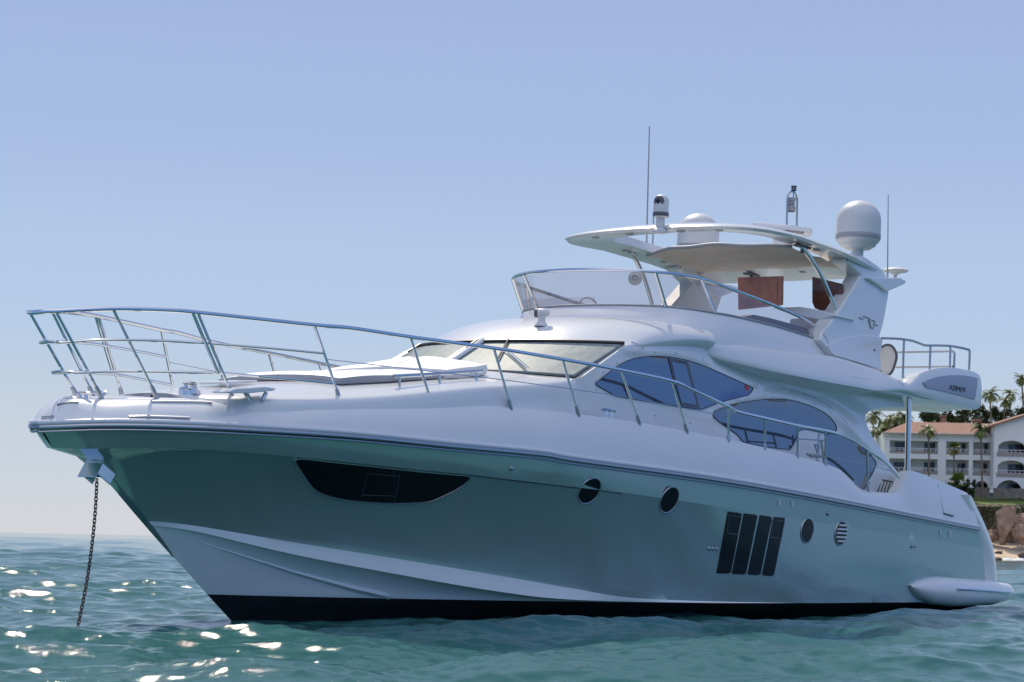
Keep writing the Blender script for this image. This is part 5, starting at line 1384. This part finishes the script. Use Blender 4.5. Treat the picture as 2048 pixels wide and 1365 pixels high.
def palm_meshes(kind, seed):
    rg = random.Random(seed); g, y = MB(), MB()
    o = Vector((0, 0, 0))
    if kind == 'feather':
        for k in range(26):
            el = R_(rg.uniform(-15, 75)); frond(g, o, rg.uniform(0, 6.28), el, rg.uniform(2.2, 2.9), rg, droop=rg.uniform(.8, 1.3))
        for k in range(7): frond(y, o, rg.uniform(0, 6.28), R_(rg.uniform(-45, -5)), rg.uniform(1.7, 2.4), rg, droop=1.0)
    else:
        for k in range(34): fan(g, o, rg.uniform(0, 6.28), R_(rg.uniform(-20, 85)), rg.uniform(1.2, 1.7), rg)
        for k in range(14): fan(y, o, rg.uniform(0, 6.28), R_(rg.uniform(-75, -20)), rg.uniform(1.1, 1.4), rg)
    return g, y
proto = {}
def palm(crown, base, D, kind, label, size=1.0, group='palms on the shore', seed=1):
    c = G(*crown, D); b = G(*base, D); b.z -= .3
    t = thing('palm_tree', label, 'palm tree', b, group)
    key = (kind, seed % 3)
    if key not in proto:
        g, y = palm_meshes(kind, 40 + seed % 3)
        og = g.build('crown', M['frond'], t, smooth=0, fix=False); oy = y.build('dry_fronds', M['frond_dry'], og, smooth=0, fix=False); proto[key] = (og, oy)
    else:
        og = proto[key][0].copy(); oy = proto[key][1].copy(); COL.objects.link(og); COL.objects.link(oy); og.parent = t; oy.parent = og
    og.location = c - b; og.scale = (size,) * 3; og.rotation_euler = (0, 0, seed * 1.3)
    h = (c - b).length; mb = MB(); bend = RIGHT * (0.02 * h * math.sin(seed * 2.1))
    mb.tube([Vector((0, 0, 0)), (c - b) * .33 + bend, (c - b) * .66 + bend, (c - b)], [0.24, 0.19, 0.16, 0.15], 8); mb.build('trunk', M['palmtrunk'], t)
    return t
D1 = 354.0
palm((1851, 863), (1853, 992), D1, 'feather', 'feathery palm before the hotel, just right of the steel overhang pole', 0.95, seed=1)
palm((1903.5, 899), (1911, 992), 353, 'fan', 'short fan palm with a tufted crown before the second hotel bay', 0.95, seed=2)
palm((1956, 858), (1963, 992), D1, 'feather', 'feathery palm leaning before the right end of the tiled roof', 1.05, seed=3)
palm((1973, 788), (1975, 900), 400, 'feather', 'tall palm above the roof directly right of the yacht fin', 1.15, seed=4)
palm((2004, 800), (2003, 900), 404, 'feather', 'bushy palm above the roof, left of the twin palms behind the gable', .95, seed=5)
palm((2014, 786), (2016, 900), 420, 'feather', 'dark palm standing close behind the bushy one over the gable', 1.0, seed=6)
palm((2036, 756), (2040, 900), 410, 'feather', 'tallest slender palm at the upper right, above the gable', 0.95, seed=7)
palm((2050, 792), (2052, 900), 412, 'feather', 'palm cut by the right edge, below the tallest slender palm', 1.0, seed=8)
palm((1741, 836), (1742, 960), 392, 'feather', 'sunlit palm tucked against the arch of the deckhouse', 1.1, seed=9)
palm((1750, 866), (1752, 980), 372, 'feather', 'low yellowish palm at the left end of the hotel', 1.0, seed=10)
palm((1772, 842), (1772, 960), 396, 'feather', 'brownish palm under the flybridge overhang, left of the pole', 1.1, seed=11)
palm((1805, 838), (1804, 960), 398, 'feather', 'green palm under the overhang next to the steel pole', 1.1, seed=12)
palm((1914, 968), (1914, 994), 352, 'fan', 'low bushy fan palm behind the aft quarter of the yacht', 1.35, seed=14)
for k, u in enumerate((1690, 1640, 1585, 1500)):
    palm((u, 838 + 9 * (k % 2)), (u, 985), 385, 'feather', ['palm hidden right behind the flybridge wing', 'second palm hidden behind the flybridge', 'third palm hidden behind the saloon windows', 'leftmost palm hidden behind the deckhouse'][k], 1.1, seed=15 + k)

def leafy(name, label, cat_, px, D, seed, dens=900, group=None, trunk=True, m='leaf'):
    """crown of many leaf-sized faces gathered in clumps; box px = u0, v0, u1, v1"""
    u0, v0, u1, v1 = px; rg = random.Random(seed); c = G((u0 + u1) / 2, (v0 + v1) / 2, D); w = (u1 - u0) * D / CAM_F / 2; h = (v1 - v0) * D / CAM_F / 2
    base = G((u0 + u1) / 2, 994, D); t = thing(name, label, cat_, base, group)
    mb = MB(); cl = []
    for k in range(16): 
        a, b, r = rg.uniform(0, 6.28), rg.uniform(-1, 1), rg.uniform(.35, .95)
        cl.append(c - base + RIGHT * math.cos(a) * w * r + DEPTH * math.sin(a) * w * .7 * r + up * b * h * .8)
    for k in range(dens):
        q = rg.choice(cl) + Vector((rg.gauss(0, w * .17), rg.gauss(0, w * .17), rg.gauss(0, h * .2))); s = rg.uniform(.14, .34)
        a = Vector((rg.gauss(0, 1), rg.gauss(0, 1), rg.gauss(0, 1))).normalized(); b = a.orthogonal().normalized() * s * .6; a = a * s
        mb.add([q - a, q - b, q + a, q + b], [(0, 1, 2, 3)])
    mb.build('crown', M[m], t, smooth=0, fix=False)
    if trunk:
        mb = MB(); top_ = c - base
        mb.tube([Vector((0, 0, -.3)), top_ * .5, top_], [.28, .2, .08], 7)
        for q in cl[:5]: mb.tube([top_ * .6, q], [.1, .03], 5)
        mb.build('trunk', M['bark'], t)
    return t
GT_ = 'dark trees behind the tiled roof'
for k, (u0, v0, u1, v1, lb) in enumerate([(1832, 822, 1868, 850, 'dark tree over the roof, right of the steel overhang pole'), (1862, 826, 1892, 850, 'low dark tree above the middle of the tiled roof'), (1886, 822, 1918, 850, 'dark tree above the roof, left of the brick stack'), (1912, 818, 1944, 850, 'dark tree above the roof, left of the small chimney'), (1938, 806, 1972, 850, 'tall dark tree by the fin corner above the chimney'),
      (1962, 812, 1996, 852, 'dark tree behind the join of roof and gable'), (1752, 838, 1776, 876, 'dark tree under the overhang beside the low palm'), (1776, 834, 1812, 868, 'dark tree left of the steel pole behind the palms'), (1990, 818, 2030, 850, 'bushy tree behind the gable slope'), (2024, 812, 2066, 840, 'bushy tree behind the gable at the right edge')]):
    leafy('evergreen_tree', lb, 'tree', (u0, v0, u1, v1), 402 + k % 3 * 4, 60 + k, 1100, GT_)
for k, (u0, v0, u1, v1, lb) in enumerate([(1918, 962, 1946, 994, 'dark shrub at the end of the stone wall behind the quarter'), (1880, 966, 1916, 996, 'green shrub behind the aft quarter hatch')]):
    leafy('shrub', lb, 'shrub', (u0, v0, u1, v1), 351, 80 + k, 900, trunk=False)
# scrub hanging over the cliff: one mass of twigs and leaves
mb = MB(); rg = random.Random(5)
for k in range(4200):
    u = rg.uniform(1900, 2120) if k < 3400 else rg.uniform(1500, 1900); v = 1008 + abs(rg.gauss(0, 1)) * 24
    if v > 1080: continue
    if 1990 < u < 2030 and v > 1014: continue
    q = G(u + rg.gauss(0, 2), v + 7 + rg.gauss(0, 2.5), 342.5 + (1040 - v) * .04 + rg.uniform(-1.2, .4)); s = rg.uniform(.12, .32)
    a = Vector((rg.gauss(0, 1), rg.gauss(0, 1), rg.gauss(0, 1))).normalized(); b = a.orthogonal().normalized() * s * .55; a = a * s
    mb.add([q - a, q - b, q + a, q + b], [(0, 1, 2, 3)])
tag(mb.build('scrub', M['leaf'], None, smooth=0, fix=False), kind='stuff')
# brick stack over the roof
mb = MB(); box_px(mb, 1879, 834, 1887, 870, 396, 398); box_px(mb, 1878, 831.5, 1888, 834, 395.7, 398.3)
tag(mb.build('brick_stack', M['tile'], None, smooth=0), 'square brick stack standing behind the middle of the tiled roof', 'chimney')
